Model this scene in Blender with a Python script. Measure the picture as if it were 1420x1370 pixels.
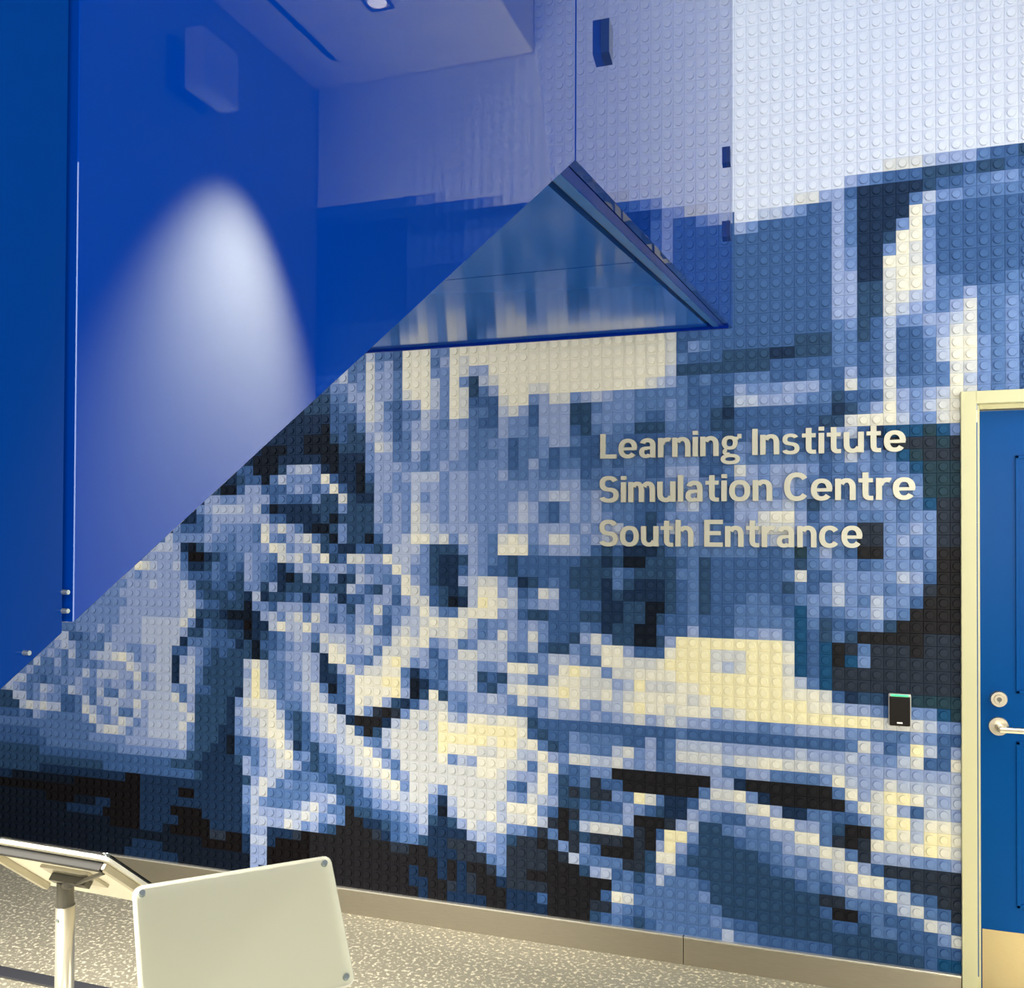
import bpy, bmesh, math
import numpy as np
from mathutils import Vector, Matrix

S = bpy.context.scene
for o in list(bpy.data.objects):
    bpy.data.objects.remove(o, do_unlink=True)
COL = S.collection

# ---------------------------------------------------------------- camera
IMG_W, IMG_H = 1420, 1370
FPX, YAW, PITCH, ROLL = 1293.83, 0.33396, 0.01397, 0.00399
DIST, EYE, CYPX = 3.70913, 1.665, 728.94
CAM = Vector((0.0, -DIST, EYE))
_c, _s, _cp, _sp = math.cos(YAW), math.sin(YAW), math.cos(PITCH), math.sin(PITCH)
_r = Vector((_c, _s, 0)); _f = Vector((-_s * _cp, _c * _cp, _sp)); _u = _r.cross(_f)
CR = math.cos(ROLL) * _r + math.sin(ROLL) * _u
CU = math.cos(ROLL) * _u - math.sin(ROLL) * _r
CF = _f
cd = bpy.data.cameras.new('camera'); cam = bpy.data.objects.new('camera', cd); COL.objects.link(cam)
cd.sensor_fit = 'HORIZONTAL'; cd.sensor_width = 36.0
cd.lens = FPX / IMG_W * 36.0
cd.shift_y = (CYPX - IMG_H / 2) / IMG_W
cd.clip_start = 0.02
cam.matrix_world = Matrix(((CR.x, CU.x, -CF.x, CAM.x), (CR.y, CU.y, -CF.y, CAM.y), (CR.z, CU.z, -CF.z, CAM.z), (0, 0, 0, 1)))
S.camera = cam

# ---------------------------------------------------------------- light
w = bpy.data.worlds.new('world'); S.world = w; w.use_nodes = True
w.node_tree.nodes['Background'].inputs[0].default_value = (0.86, 0.92, 1.0, 1)
w.node_tree.nodes['Background'].inputs[1].default_value = 0.40

def area(name, loc, target, size, power, color, sy=None, spread=180):
    l = bpy.data.lights.new(name, 'AREA'); l.energy = power; l.color = color
    l.spread = math.radians(spread); l.shape = 'RECTANGLE'; l.size = size; l.size_y = sy or size
    o = bpy.data.objects.new(name, l); COL.objects.link(o); o.location = loc
    o.rotation_euler = (Vector(target) - Vector(loc)).to_track_quat('-Z', 'Y').to_euler()
    return o
WARM = (1.0, 0.94, 0.81); NEUT = (1.0, 0.97, 0.93); COOL = (0.80, 0.89, 1.0)
area('added_overhead_light', (0.15, -1.6, 4.2), (0.1, -0.2, 1.0), 0.7, 13, COOL)  # unseen lamp from above, added to bring out the stud relief
area('added_side_fill', (1.1, -4.7, 1.95), (-0.5, -0.6, 1.3), 1.1, 82, WARM)  # unseen fill at head height, added to brighten under the landing
area('added_overhead_light', (-3.4, -2.6, 3.3), (-2.4, -0.3, 0.9), 1.6, 40, NEUT)  # unseen fill, added to light the mural left of the stairs
area('added_overhead_light', (-2.3, -3.4, 2.8), (-1.75, -2.5, 0.0), 0.9, 150, WARM, spread=92)  # unseen fill, added to brighten the stand boards and floor

vs = S.view_settings
vs.view_transform = 'Standard'; vs.look = 'None'; vs.gamma = 1.0; vs.use_curve_mapping = False
vs.exposure = 0.12

# ---------------------------------------------------------------- helpers
def lin(c):
    return tuple(((v / 255) / 12.92 if v <= 10 else ((v / 255 + 0.055) / 1.055) ** 2.4) for v in c)

def mat(name, srgb, rough=0.5, metal=0.0, spec=0.5, emit=None, estr=0.0, alpha=None, bump=None, noise=None, scale=None, trans=0.0, lincol=None):
    m = bpy.data.materials.new(name); m.use_nodes = True
    nt = m.node_tree; b = nt.nodes['Principled BSDF']
    col = lincol or lin(srgb)
    b.inputs['Base Color'].default_value = (*col, 1)
    b.inputs['Roughness'].default_value = rough
    b.inputs['Metallic'].default_value = metal
    b.inputs['Specular IOR Level'].default_value = spec
    b.inputs['Transmission Weight'].default_value = trans
    if emit:
        b.inputs['Emission Color'].default_value = (*lin(emit), 1); b.inputs['Emission Strength'].default_value = estr
    if noise:      # subtle two-tone mottling: (scale, amount)
        tc = nt.nodes.new('ShaderNodeTexCoord'); mp = nt.nodes.new('ShaderNodeMapping')
        mp.inputs['Scale'].default_value = scale or (1, 1, 1)
        nz = nt.nodes.new('ShaderNodeTexNoise'); nz.inputs['Scale'].default_value = noise[0]; nz.inputs['Detail'].default_value = 4
        mx = nt.nodes.new('ShaderNodeMix'); mx.data_type = 'RGBA'
        mx.inputs[6].default_value = (*[v * (1 - noise[1]) for v in col], 1)
        mx.inputs[7].default_value = (*[min(1, v * (1 + noise[1])) for v in col], 1)
        nt.links.new(tc.outputs['Object'], mp.inputs[0]); nt.links.new(mp.outputs[0], nz.inputs['Vector'])
        nt.links.new(nz.outputs[0], mx.inputs[0]); nt.links.new(mx.outputs[2], b.inputs['Base Color'])
        if bump:
            bp = nt.nodes.new('ShaderNodeBump'); bp.inputs['Strength'].default_value = bump; bp.inputs['Distance'].default_value = 0.002
            nt.links.new(nz.outputs[0], bp.inputs['Height']); nt.links.new(bp.outputs[0], b.inputs['Normal'])
    return m

def link(o, parent=None):
    COL.objects.link(o)
    if parent is not None: o.parent = parent
    return o

def tag(o, label, cat, group=None):
    o['label'] = label; o['category'] = cat
    if group: o['group'] = group
    return o

def thing(name, label, cat, loc=(0, 0, 0), group=None):
    o = bpy.data.objects.new(name, None); link(o); o.location = loc
    return tag(o, label, cat, group)

def struct(o):
    o['kind'] = 'structure'; return o

def obj(name, bm, m, parent=None, smooth=False):
    me = bpy.data.meshes.new(name)
    bmesh.ops.recalc_face_normals(bm, faces=bm.faces)
    bm.to_mesh(me); bm.free()
    for k in (m if isinstance(m, (list, tuple)) else [m]): me.materials.append(k)
    if smooth:
        me.polygons.foreach_set('use_smooth', [True] * len(me.polygons))
    o = bpy.data.objects.new(name, me); link(o, parent)
    return o

def box(bm, a, b, bev=0.0):
    a, b = Vector(a), Vector(b)
    lo = Vector((min(a[i], b[i]) for i in range(3))); hi = Vector((max(a[i], b[i]) for i in range(3)))
    r = bmesh.ops.create_cube(bm, size=1.0)
    vs_ = r['verts']
    for v in vs_:
        v.co = Vector((lo[i] + (v.co[i] + 0.5) * (hi[i] - lo[i]) for i in range(3)))
    if bev:
        es = list({e for v in vs_ for e in v.link_edges})
        bmesh.ops.bevel(bm, geom=es, offset=bev, segments=2, affect='EDGES', profile=0.6)

def mkbox(name, a, b, m, parent=None, bev=0.0):
    bm = bmesh.new(); box(bm, a, b, bev); return obj(name, bm, m, parent)

def prism(bm, poly, axis, lo, hi):
    """poly: list of 2-D points; axis 0: (y,z) along x, 1: (x,z) along y, 2: (x,y) along z"""
    def p(q, h):
        return {0: (h, q[0], q[1]), 1: (q[0], h, q[1]), 2: (q[0], q[1], h)}[axis]
    A = [bm.verts.new(p(q, lo)) for q in poly]; B = [bm.verts.new(p(q, hi)) for q in poly]
    bm.faces.new(A); bm.faces.new(B[::-1]); n = len(poly)
    for i in range(n): bm.faces.new((A[i], B[i], B[(i + 1) % n], A[(i + 1) % n]))

def tube(bm, a, b, r1, r2=None, seg=24, caps=True):
    a, b = Vector(a), Vector(b); d = b - a
    q = Vector((0, 0, 1)).rotation_difference(d.normalized())
    r = bmesh.ops.create_cone(bm, cap_ends=caps, segments=seg, radius1=r1, radius2=r1 if r2 is None else r2, depth=d.length)
    M = Matrix.Translation((a + b) / 2) @ q.to_matrix().to_4x4()
    bmesh.ops.transform(bm, matrix=M, verts=r['verts'])

# ---------------------------------------------------------------- materials
# the seventeen brick colours of the mural, from black through blues to cream; last, white with cooler, dimmer upper light put into it
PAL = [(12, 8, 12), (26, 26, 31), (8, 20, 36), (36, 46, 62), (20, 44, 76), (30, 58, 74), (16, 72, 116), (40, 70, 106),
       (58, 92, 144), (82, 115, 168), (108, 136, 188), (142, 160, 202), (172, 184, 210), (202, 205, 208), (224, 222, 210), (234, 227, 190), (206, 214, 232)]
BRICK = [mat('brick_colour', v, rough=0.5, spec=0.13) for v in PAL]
M_back = mat('wall_backing', (40, 50, 70), 0.8)
M_paint = mat('side_wall_paint', (150, 154, 162), 0.6, noise=(40, 0.02))
M_ceil = mat('ceiling_paint', (222, 222, 220), 0.8)
M_glass = mat('blue_back_painted_glass', (0, 0, 0), 0.004, spec=0.27, lincol=(0.0, 0.025, 0.225))
M_glass2 = mat('blue_back_painted_glass_lower', (0, 0, 0), 0.10, spec=0.06, lincol=(0.0, 0.024, 0.165))
M_glass.node_tree.nodes['Principled BSDF'].inputs['Specular Tint'].default_value = (0.6, 0.8, 1.0, 1)
M_gedge = mat('blue_glass_edge', (0, 0, 0), 0.2, lincol=(0.0, 0.02, 0.30))
M_soff = mat('soffit_blue_gloss', (16, 84, 180), 0.10, spec=0.2)
M_fasc = mat('fascia_blue', (30, 92, 170), 0.25)
M_dark = mat('dark_groove', (4, 12, 26), 0.6)
M_clamp = mat('clamp_navy', (10, 44, 104), 0.4)
M_steel = mat('brushed_steel', (176, 168, 150), 0.38, metal=0.85, noise=(30, 0.10), scale=(1, 1, 14))
M_lip = mat('steel_lip', (230, 226, 214), 0.25, metal=0.7)
M_kick = mat('kick_plate_brushed', (186, 170, 132), 0.42, metal=0.6, noise=(30, 0.06), scale=(2, 1, 12))
M_frame = mat('door_frame_cream', (202, 199, 160), 0.45)
M_door = mat('door_blue_paint', (0, 70, 140), 0.34, spec=0.06)
M_chrome = mat('satin_chrome', (214, 206, 186), 0.3, metal=0.9)
M_black = mat('reader_black', (22, 18, 14), 0.22)
M_rim = mat('reader_rim_silver', (196, 196, 196), 0.3, metal=0.6)
M_led = mat('reader_green_led', (40, 200, 110), 0.3, emit=(60, 235, 130), estr=1.6)
M_white = mat('white_print', (240, 240, 240), 0.5)
M_letter = mat('letter_brushed_metal', (196, 194, 178), 0.42, metal=0.25, noise=(60, 0.05))
M_alu = mat('stand_aluminium', (196, 190, 172), 0.32, metal=0.75)
M_alud = mat('stand_aluminium_dark', (110, 108, 100), 0.4, metal=0.6)
M_board = mat('board_cream', (246, 243, 228), 0.5, noise=(160, 0.02))
M_blk = mat('black_rubber', (14, 13, 12), 0.6)
M_screw = mat('screw_steel', (160, 172, 176), 0.3, metal=0.8)
M_tread = mat('stair_tread', (150, 150, 150), 0.5)
M_spk = mat('speaker_pale', (226, 230, 236), 0.5)
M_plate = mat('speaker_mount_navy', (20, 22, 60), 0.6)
M_lamp = mat('lamp_lens', (255, 255, 255), 0.2, emit=(255, 246, 230), estr=3.0)
M_refl = mat('lamp_reflector', (230, 230, 230), 0.15, metal=0.9)

M_cover = bpy.data.materials.new('clear_acrylic'); M_cover.use_nodes = True
_nt = M_cover.node_tree; _nt.nodes.clear()
_o = _nt.nodes.new('ShaderNodeOutputMaterial'); _m = _nt.nodes.new('ShaderNodeMixShader'); _t = _nt.nodes.new('ShaderNodeBsdfTransparent')
_g = _nt.nodes.new('ShaderNodeBsdfGlossy'); _fr = _nt.nodes.new('ShaderNodeFresnel'); _g.inputs['Roughness'].default_value = 0.12
_t.inputs[0].default_value = (0.96, 0.97, 0.95, 1)
_nt.links.new(_fr.outputs[0], _m.inputs[0]); _nt.links.new(_t.outputs[0], _m.inputs[1]); _nt.links.new(_g.outputs[0], _m.inputs[2]); _nt.links.new(_m.outputs[0], _o.inputs[0])

# speckled floor
M_floor = bpy.data.materials.new('terrazzo_floor'); M_floor.use_nodes = True
nt = M_floor.node_tree; b = nt.nodes['Principled BSDF']; b.inputs['Roughness'].default_value = 0.35
tc = nt.nodes.new('ShaderNodeTexCoord')
nz = nt.nodes.new('ShaderNodeTexNoise'); nz.inputs['Scale'].default_value = 62; nz.inputs['Detail'].default_value = 3; nz.inputs['Roughness'].default_value = 0.6
rp = nt.nodes.new('ShaderNodeValToRGB'); e = rp.color_ramp.elements
e[0].position = 0.53; e[0].color = (*lin((150, 144, 126)), 1); e[1].position = 0.63; e[1].color = (*lin((232, 224, 198)), 1)
nt.links.new(tc.outputs['Object'], nz.inputs['Vector']); nt.links.new(nz.outputs[0], rp.inputs[0]); nt.links.new(rp.outputs[0], b.inputs['Base Color'])

# ---------------------------------------------------------------- structure
XR = 1.612                    # side wall plane (right)
DX0, DX1, DTOP = 0.475, 1.405, 2.155   # door opening
bm = bmesh.new()
for a, bb in (((-4.75, 0.006, 0), (DX0 - 0.02, 0.16, 4.3)), ((DX0 - 0.02, 0.006, DTOP + 0.01), (DX1 + 0.02, 0.16, 4.3)), ((DX1 + 0.02, 0.006, 0), (XR + 0.1, 0.16, 4.3))):
    box(bm, a, bb)
wall = struct(obj('wall_back', bm, M_back))
struct(mkbox('wall_right', (XR, 0.006, 0), (XR + 0.1, -6.4, 4.3), M_paint))
struct(mkbox('floor', (-6.5, 0.006, -0.08), (XR + 0.1, -8.0, 0.0), M_floor))
struct(mkbox('ceiling', (0.573, 0.0, 3.71), (XR, -3.2, 4.3), M_ceil))
struct(mkbox('trim_1', (-4.75, -0.99, 0.0), (XR, -0.925, 0.008), mat('floor_strip_steel', (96, 96, 100), 0.35, metal=0.6), None, 0.002))

# ---------------------------------------------------------------- stud-brick mural
T, X0, Z0 = 0.045, -0.12585, EYE + 0.53747
COLS0, ROWS0 = -100, -26       # whole wall; the table below covers columns -88..38 and rows -3..64
PALE = 16                      # rows above the table: white tinted for the cooler light up there
# one brick colour number per brick, row by row from the top
MOSAIC = [
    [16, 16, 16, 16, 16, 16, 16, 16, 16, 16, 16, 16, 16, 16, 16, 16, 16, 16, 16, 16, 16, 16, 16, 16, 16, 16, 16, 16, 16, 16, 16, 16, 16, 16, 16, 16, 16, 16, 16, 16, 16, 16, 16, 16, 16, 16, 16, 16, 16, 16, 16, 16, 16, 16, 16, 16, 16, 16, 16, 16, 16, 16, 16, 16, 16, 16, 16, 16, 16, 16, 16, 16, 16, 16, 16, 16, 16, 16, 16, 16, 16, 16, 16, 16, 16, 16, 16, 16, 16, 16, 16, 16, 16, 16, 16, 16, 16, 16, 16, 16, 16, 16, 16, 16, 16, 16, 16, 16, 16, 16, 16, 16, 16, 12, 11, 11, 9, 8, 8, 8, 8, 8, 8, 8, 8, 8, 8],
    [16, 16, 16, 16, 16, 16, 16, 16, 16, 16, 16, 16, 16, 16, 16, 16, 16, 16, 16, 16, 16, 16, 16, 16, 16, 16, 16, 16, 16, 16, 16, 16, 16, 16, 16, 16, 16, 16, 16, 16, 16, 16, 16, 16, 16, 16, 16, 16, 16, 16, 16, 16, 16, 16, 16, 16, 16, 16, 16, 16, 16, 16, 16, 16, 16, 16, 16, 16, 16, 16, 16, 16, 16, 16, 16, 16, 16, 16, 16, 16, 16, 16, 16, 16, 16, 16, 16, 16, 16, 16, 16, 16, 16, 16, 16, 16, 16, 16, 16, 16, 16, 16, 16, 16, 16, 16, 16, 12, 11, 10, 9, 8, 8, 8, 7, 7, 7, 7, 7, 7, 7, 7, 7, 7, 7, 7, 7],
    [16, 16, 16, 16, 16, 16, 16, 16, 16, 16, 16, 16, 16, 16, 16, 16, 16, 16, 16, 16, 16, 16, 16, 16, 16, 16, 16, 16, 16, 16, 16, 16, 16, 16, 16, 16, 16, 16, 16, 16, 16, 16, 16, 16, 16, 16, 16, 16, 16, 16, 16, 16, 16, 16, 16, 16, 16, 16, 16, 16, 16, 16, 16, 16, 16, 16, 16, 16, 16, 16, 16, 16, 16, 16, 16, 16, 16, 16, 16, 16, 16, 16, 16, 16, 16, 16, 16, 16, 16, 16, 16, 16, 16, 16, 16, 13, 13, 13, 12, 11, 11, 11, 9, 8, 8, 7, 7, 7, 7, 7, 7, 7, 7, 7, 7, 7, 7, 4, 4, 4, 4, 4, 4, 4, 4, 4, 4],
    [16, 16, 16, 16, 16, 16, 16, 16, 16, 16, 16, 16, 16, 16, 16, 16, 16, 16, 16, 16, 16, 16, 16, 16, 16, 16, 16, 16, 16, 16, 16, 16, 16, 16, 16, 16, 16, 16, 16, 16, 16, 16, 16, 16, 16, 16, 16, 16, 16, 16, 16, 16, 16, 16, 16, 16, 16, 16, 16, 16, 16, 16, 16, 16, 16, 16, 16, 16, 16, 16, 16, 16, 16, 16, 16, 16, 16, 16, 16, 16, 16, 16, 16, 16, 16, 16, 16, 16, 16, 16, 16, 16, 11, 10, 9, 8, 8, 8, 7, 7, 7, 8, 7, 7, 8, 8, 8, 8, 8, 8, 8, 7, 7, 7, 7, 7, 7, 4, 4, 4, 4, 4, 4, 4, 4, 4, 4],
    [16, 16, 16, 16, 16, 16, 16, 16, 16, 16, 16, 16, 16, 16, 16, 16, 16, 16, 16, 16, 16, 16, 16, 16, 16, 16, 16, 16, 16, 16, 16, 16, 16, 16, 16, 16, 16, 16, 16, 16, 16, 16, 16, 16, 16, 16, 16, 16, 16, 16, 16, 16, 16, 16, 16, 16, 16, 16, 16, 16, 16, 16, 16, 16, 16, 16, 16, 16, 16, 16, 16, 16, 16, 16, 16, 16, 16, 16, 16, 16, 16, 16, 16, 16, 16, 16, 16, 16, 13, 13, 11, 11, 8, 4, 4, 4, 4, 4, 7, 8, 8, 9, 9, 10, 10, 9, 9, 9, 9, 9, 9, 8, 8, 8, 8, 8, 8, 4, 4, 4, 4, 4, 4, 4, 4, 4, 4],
    [8, 8, 8, 8, 8, 8, 8, 8, 8, 8, 8, 8, 8, 8, 8, 8, 8, 8, 8, 8, 8, 8, 8, 8, 8, 8, 8, 8, 8, 8, 8, 8, 8, 8, 8, 8, 8, 8, 8, 8, 8, 8, 8, 8, 8, 8, 8, 8, 8, 8, 8, 8, 8, 8, 8, 8, 8, 8, 8, 8, 8, 8, 8, 8, 8, 8, 8, 8, 8, 8, 8, 8, 8, 8, 8, 8, 8, 8, 8, 8, 8, 8, 8, 16, 16, 12, 12, 11, 10, 8, 8, 11, 9, 4, 4, 4, 4, 9, 12, 10, 10, 9, 9, 9, 9, 9, 9, 9, 9, 9, 9, 8, 8, 8, 8, 8, 8, 4, 4, 4, 4, 4, 4, 4, 4, 4, 4],
    [7, 7, 7, 7, 7, 7, 7, 7, 7, 7, 7, 7, 7, 7, 7, 7, 7, 7, 7, 7, 7, 7, 7, 7, 7, 7, 7, 7, 8, 8, 8, 8, 8, 8, 8, 8, 8, 8, 8, 8, 8, 8, 8, 8, 8, 8, 8, 8, 8, 8, 8, 8, 8, 8, 8, 8, 8, 8, 8, 8, 8, 8, 8, 8, 8, 8, 8, 8, 8, 8, 8, 8, 8, 8, 8, 8, 8, 8, 8, 8, 8, 8, 8, 11, 10, 8, 8, 8, 8, 8, 8, 11, 9, 4, 4, 4, 4, 14, 11, 8, 8, 8, 8, 8, 8, 8, 8, 8, 8, 8, 8, 8, 8, 8, 8, 8, 8, 4, 4, 4, 4, 4, 4, 4, 4, 4, 4],
    [7, 7, 7, 7, 7, 7, 7, 7, 7, 7, 7, 7, 7, 7, 7, 7, 7, 7, 7, 7, 7, 7, 7, 7, 7, 7, 7, 7, 8, 8, 8, 8, 8, 8, 8, 8, 8, 8, 8, 8, 8, 8, 8, 8, 8, 8, 8, 8, 8, 8, 8, 8, 8, 8, 8, 8, 8, 8, 8, 8, 8, 8, 8, 8, 8, 8, 8, 8, 8, 8, 8, 8, 8, 8, 8, 8, 8, 8, 8, 8, 8, 8, 8, 8, 8, 8, 8, 8, 8, 8, 8, 11, 9, 4, 4, 4, 10, 14, 9, 8, 8, 8, 8, 8, 8, 8, 8, 8, 8, 8, 8, 7, 7, 7, 7, 7, 7, 4, 4, 4, 4, 4, 4, 4, 4, 4, 4],
    [7, 7, 7, 7, 7, 7, 7, 7, 7, 7, 7, 7, 7, 7, 7, 7, 7, 7, 7, 7, 7, 7, 7, 7, 7, 7, 7, 7, 8, 8, 8, 8, 8, 8, 8, 8, 8, 8, 8, 8, 8, 8, 8, 8, 8, 8, 8, 8, 8, 8, 8, 8, 8, 8, 8, 8, 8, 8, 8, 8, 8, 8, 8, 8, 8, 8, 8, 8, 8, 8, 8, 8, 8, 8, 8, 8, 8, 8, 8, 8, 8, 8, 8, 8, 8, 8, 8, 8, 8, 8, 8, 11, 9, 4, 4, 7, 14, 14, 10, 8, 8, 8, 8, 8, 8, 8, 8, 8, 8, 8, 8, 7, 7, 7, 7, 7, 7, 4, 4, 4, 4, 4, 4, 4, 4, 4, 4],
    [7, 7, 7, 7, 7, 7, 7, 7, 7, 7, 7, 7, 7, 7, 7, 7, 7, 7, 7, 7, 7, 7, 7, 7, 7, 7, 7, 7, 8, 8, 8, 8, 8, 8, 8, 8, 8, 8, 8, 8, 8, 8, 8, 8, 8, 8, 8, 8, 8, 8, 8, 8, 8, 8, 8, 8, 8, 8, 8, 8, 8, 8, 8, 8, 8, 8, 8, 8, 8, 8, 8, 8, 8, 8, 8, 8, 8, 8, 8, 8, 8, 8, 8, 8, 8, 8, 8, 8, 8, 8, 8, 11, 10, 4, 4, 10, 14, 13, 10, 8, 8, 8, 8, 8, 8, 8, 8, 8, 8, 8, 8, 7, 7, 7, 7, 7, 7, 4, 4, 4, 4, 4, 4, 4, 4, 4, 4],
    [7, 7, 7, 7, 7, 7, 7, 7, 7, 7, 7, 7, 7, 7, 7, 7, 7, 7, 7, 7, 7, 7, 7, 7, 7, 7, 7, 7, 8, 8, 8, 8, 8, 8, 8, 8, 8, 8, 8, 8, 8, 8, 8, 8, 8, 8, 8, 8, 8, 8, 8, 8, 8, 8, 8, 8, 8, 8, 8, 8, 8, 8, 8, 8, 8, 8, 8, 8, 8, 8, 8, 8, 8, 8, 8, 8, 8, 8, 8, 8, 8, 8, 8, 8, 8, 8, 8, 8, 8, 8, 8, 11, 10, 4, 4, 14, 14, 13, 10, 8, 8, 8, 8, 8, 8, 8, 8, 8, 8, 8, 8, 7, 7, 7, 7, 7, 7, 4, 4, 4, 4, 4, 4, 4, 4, 4, 4],
    [7, 7, 7, 7, 7, 7, 7, 7, 7, 7, 7, 7, 7, 7, 7, 7, 7, 7, 7, 7, 7, 7, 7, 7, 7, 7, 7, 7, 8, 8, 8, 8, 8, 8, 8, 8, 8, 8, 8, 8, 8, 8, 8, 8, 8, 8, 8, 8, 8, 8, 8, 8, 8, 8, 8, 8, 8, 8, 8, 8, 8, 8, 8, 8, 8, 8, 8, 8, 8, 8, 8, 8, 8, 8, 8, 8, 8, 8, 8, 8, 8, 8, 8, 8, 8, 8, 8, 8, 8, 8, 8, 11, 11, 4, 4, 13, 14, 14, 11, 8, 8, 8, 8, 8, 8, 8, 8, 8, 8, 8, 8, 7, 7, 7, 7, 7, 7, 4, 4, 4, 4, 4, 4, 4, 4, 4, 4],
    [4, 4, 4, 4, 4, 4, 4, 4, 4, 4, 4, 4, 4, 4, 4, 4, 4, 4, 4, 4, 4, 4, 4, 4, 4, 4, 4, 4, 8, 8, 8, 8, 8, 8, 8, 8, 8, 8, 8, 8, 8, 8, 8, 8, 8, 8, 8, 8, 8, 8, 8, 8, 8, 8, 8, 8, 8, 8, 8, 8, 8, 8, 8, 8, 8, 8, 8, 8, 8, 8, 8, 8, 8, 8, 8, 8, 8, 8, 8, 8, 8, 8, 8, 8, 8, 8, 8, 8, 8, 8, 8, 11, 11, 7, 7, 13, 14, 14, 11, 9, 9, 8, 8, 8, 9, 9, 9, 9, 9, 9, 9, 8, 8, 8, 8, 8, 8, 7, 7, 7, 7, 7, 7, 7, 7, 7, 7],
    [4, 4, 4, 4, 4, 4, 4, 4, 4, 4, 4, 4, 4, 4, 4, 4, 4, 4, 4, 4, 4, 4, 4, 4, 4, 4, 4, 4, 8, 8, 8, 8, 8, 8, 8, 8, 8, 8, 8, 8, 8, 8, 8, 8, 8, 8, 8, 8, 8, 8, 8, 8, 8, 8, 8, 8, 8, 8, 8, 8, 8, 8, 8, 8, 8, 8, 8, 8, 8, 8, 8, 8, 8, 8, 8, 8, 8, 8, 8, 8, 8, 8, 8, 8, 8, 8, 8, 8, 8, 8, 8, 11, 11, 7, 7, 13, 13, 12, 11, 9, 9, 11, 9, 9, 9, 9, 9, 9, 9, 9, 9, 8, 8, 8, 8, 8, 8, 7, 7, 7, 7, 7, 7, 7, 7, 7, 7],
    [4, 4, 4, 4, 4, 4, 4, 4, 4, 4, 4, 4, 4, 4, 4, 4, 4, 4, 4, 4, 4, 4, 4, 4, 4, 4, 4, 4, 8, 8, 8, 8, 8, 8, 8, 8, 8, 8, 8, 8, 8, 8, 8, 8, 8, 8, 8, 8, 8, 8, 8, 8, 8, 8, 8, 8, 8, 8, 8, 8, 8, 8, 8, 8, 8, 8, 8, 8, 8, 8, 8, 8, 8, 8, 8, 8, 8, 8, 8, 8, 8, 8, 8, 8, 8, 8, 8, 8, 8, 8, 8, 11, 11, 7, 7, 13, 12, 11, 10, 9, 11, 13, 9, 9, 10, 9, 9, 9, 9, 9, 9, 8, 8, 8, 8, 8, 8, 7, 7, 7, 7, 7, 7, 7, 7, 7, 7],
    [4, 4, 4, 4, 4, 4, 4, 4, 4, 4, 4, 4, 4, 4, 4, 4, 4, 4, 4, 4, 4, 4, 4, 4, 4, 4, 4, 4, 4, 4, 4, 4, 4, 4, 4, 4, 4, 4, 4, 4, 4, 4, 4, 4, 8, 8, 9, 12, 9, 9, 8, 14, 14, 14, 10, 10, 14, 14, 14, 14, 14, 14, 14, 14, 14, 14, 14, 14, 14, 14, 14, 14, 14, 14, 14, 14, 14, 13, 8, 8, 8, 8, 8, 8, 8, 8, 8, 8, 8, 8, 8, 9, 10, 7, 8, 12, 10, 10, 11, 11, 12, 13, 9, 9, 10, 9, 9, 9, 9, 9, 9, 8, 8, 8, 8, 8, 8, 7, 7, 7, 7, 7, 7, 7, 7, 7, 7],
    [4, 4, 4, 4, 4, 4, 4, 4, 4, 4, 4, 4, 4, 4, 4, 4, 4, 4, 4, 4, 4, 4, 4, 4, 4, 4, 4, 4, 4, 4, 4, 4, 4, 4, 4, 4, 4, 4, 4, 4, 4, 4, 4, 4, 12, 9, 9, 13, 10, 11, 8, 14, 14, 14, 9, 11, 14, 13, 14, 14, 14, 14, 14, 14, 14, 14, 14, 14, 14, 14, 14, 14, 14, 14, 14, 14, 14, 13, 8, 10, 9, 8, 8, 8, 8, 8, 8, 8, 7, 7, 7, 9, 9, 7, 8, 12, 8, 8, 10, 11, 13, 13, 9, 9, 10, 9, 9, 9, 9, 9, 9, 8, 8, 8, 8, 8, 8, 7, 7, 7, 7, 7, 7, 7, 7, 7, 7],
    [4, 4, 4, 4, 4, 4, 4, 4, 4, 4, 4, 4, 4, 4, 4, 4, 4, 4, 4, 4, 4, 4, 4, 4, 4, 4, 4, 4, 4, 4, 4, 4, 4, 4, 4, 4, 4, 4, 4, 4, 4, 4, 4, 11, 12, 9, 10, 13, 11, 11, 9, 14, 14, 14, 10, 10, 14, 13, 11, 11, 14, 14, 14, 14, 14, 14, 14, 14, 14, 14, 14, 14, 14, 14, 14, 14, 14, 13, 9, 8, 8, 8, 7, 7, 7, 7, 4, 4, 7, 7, 7, 9, 9, 8, 8, 12, 8, 8, 9, 12, 14, 14, 10, 9, 10, 8, 8, 8, 8, 8, 8, 8, 8, 8, 8, 8, 8, 8, 8, 8, 8, 8, 8, 8, 8, 8, 8],
    [4, 4, 4, 4, 4, 4, 4, 4, 4, 4, 4, 4, 4, 4, 4, 4, 4, 4, 4, 4, 4, 4, 4, 4, 4, 4, 4, 4, 4, 4, 4, 4, 4, 4, 4, 4, 4, 4, 4, 4, 4, 4, 8, 10, 10, 11, 10, 13, 11, 11, 9, 14, 14, 14, 12, 10, 14, 10, 7, 12, 13, 14, 14, 14, 14, 14, 14, 14, 14, 14, 14, 14, 14, 14, 14, 14, 14, 12, 7, 7, 7, 7, 7, 7, 7, 7, 8, 8, 8, 8, 8, 9, 9, 8, 8, 12, 8, 8, 9, 12, 14, 14, 10, 9, 10, 8, 8, 8, 8, 8, 8, 8, 8, 8, 8, 8, 8, 8, 8, 8, 8, 8, 8, 8, 8, 8, 8],
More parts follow.
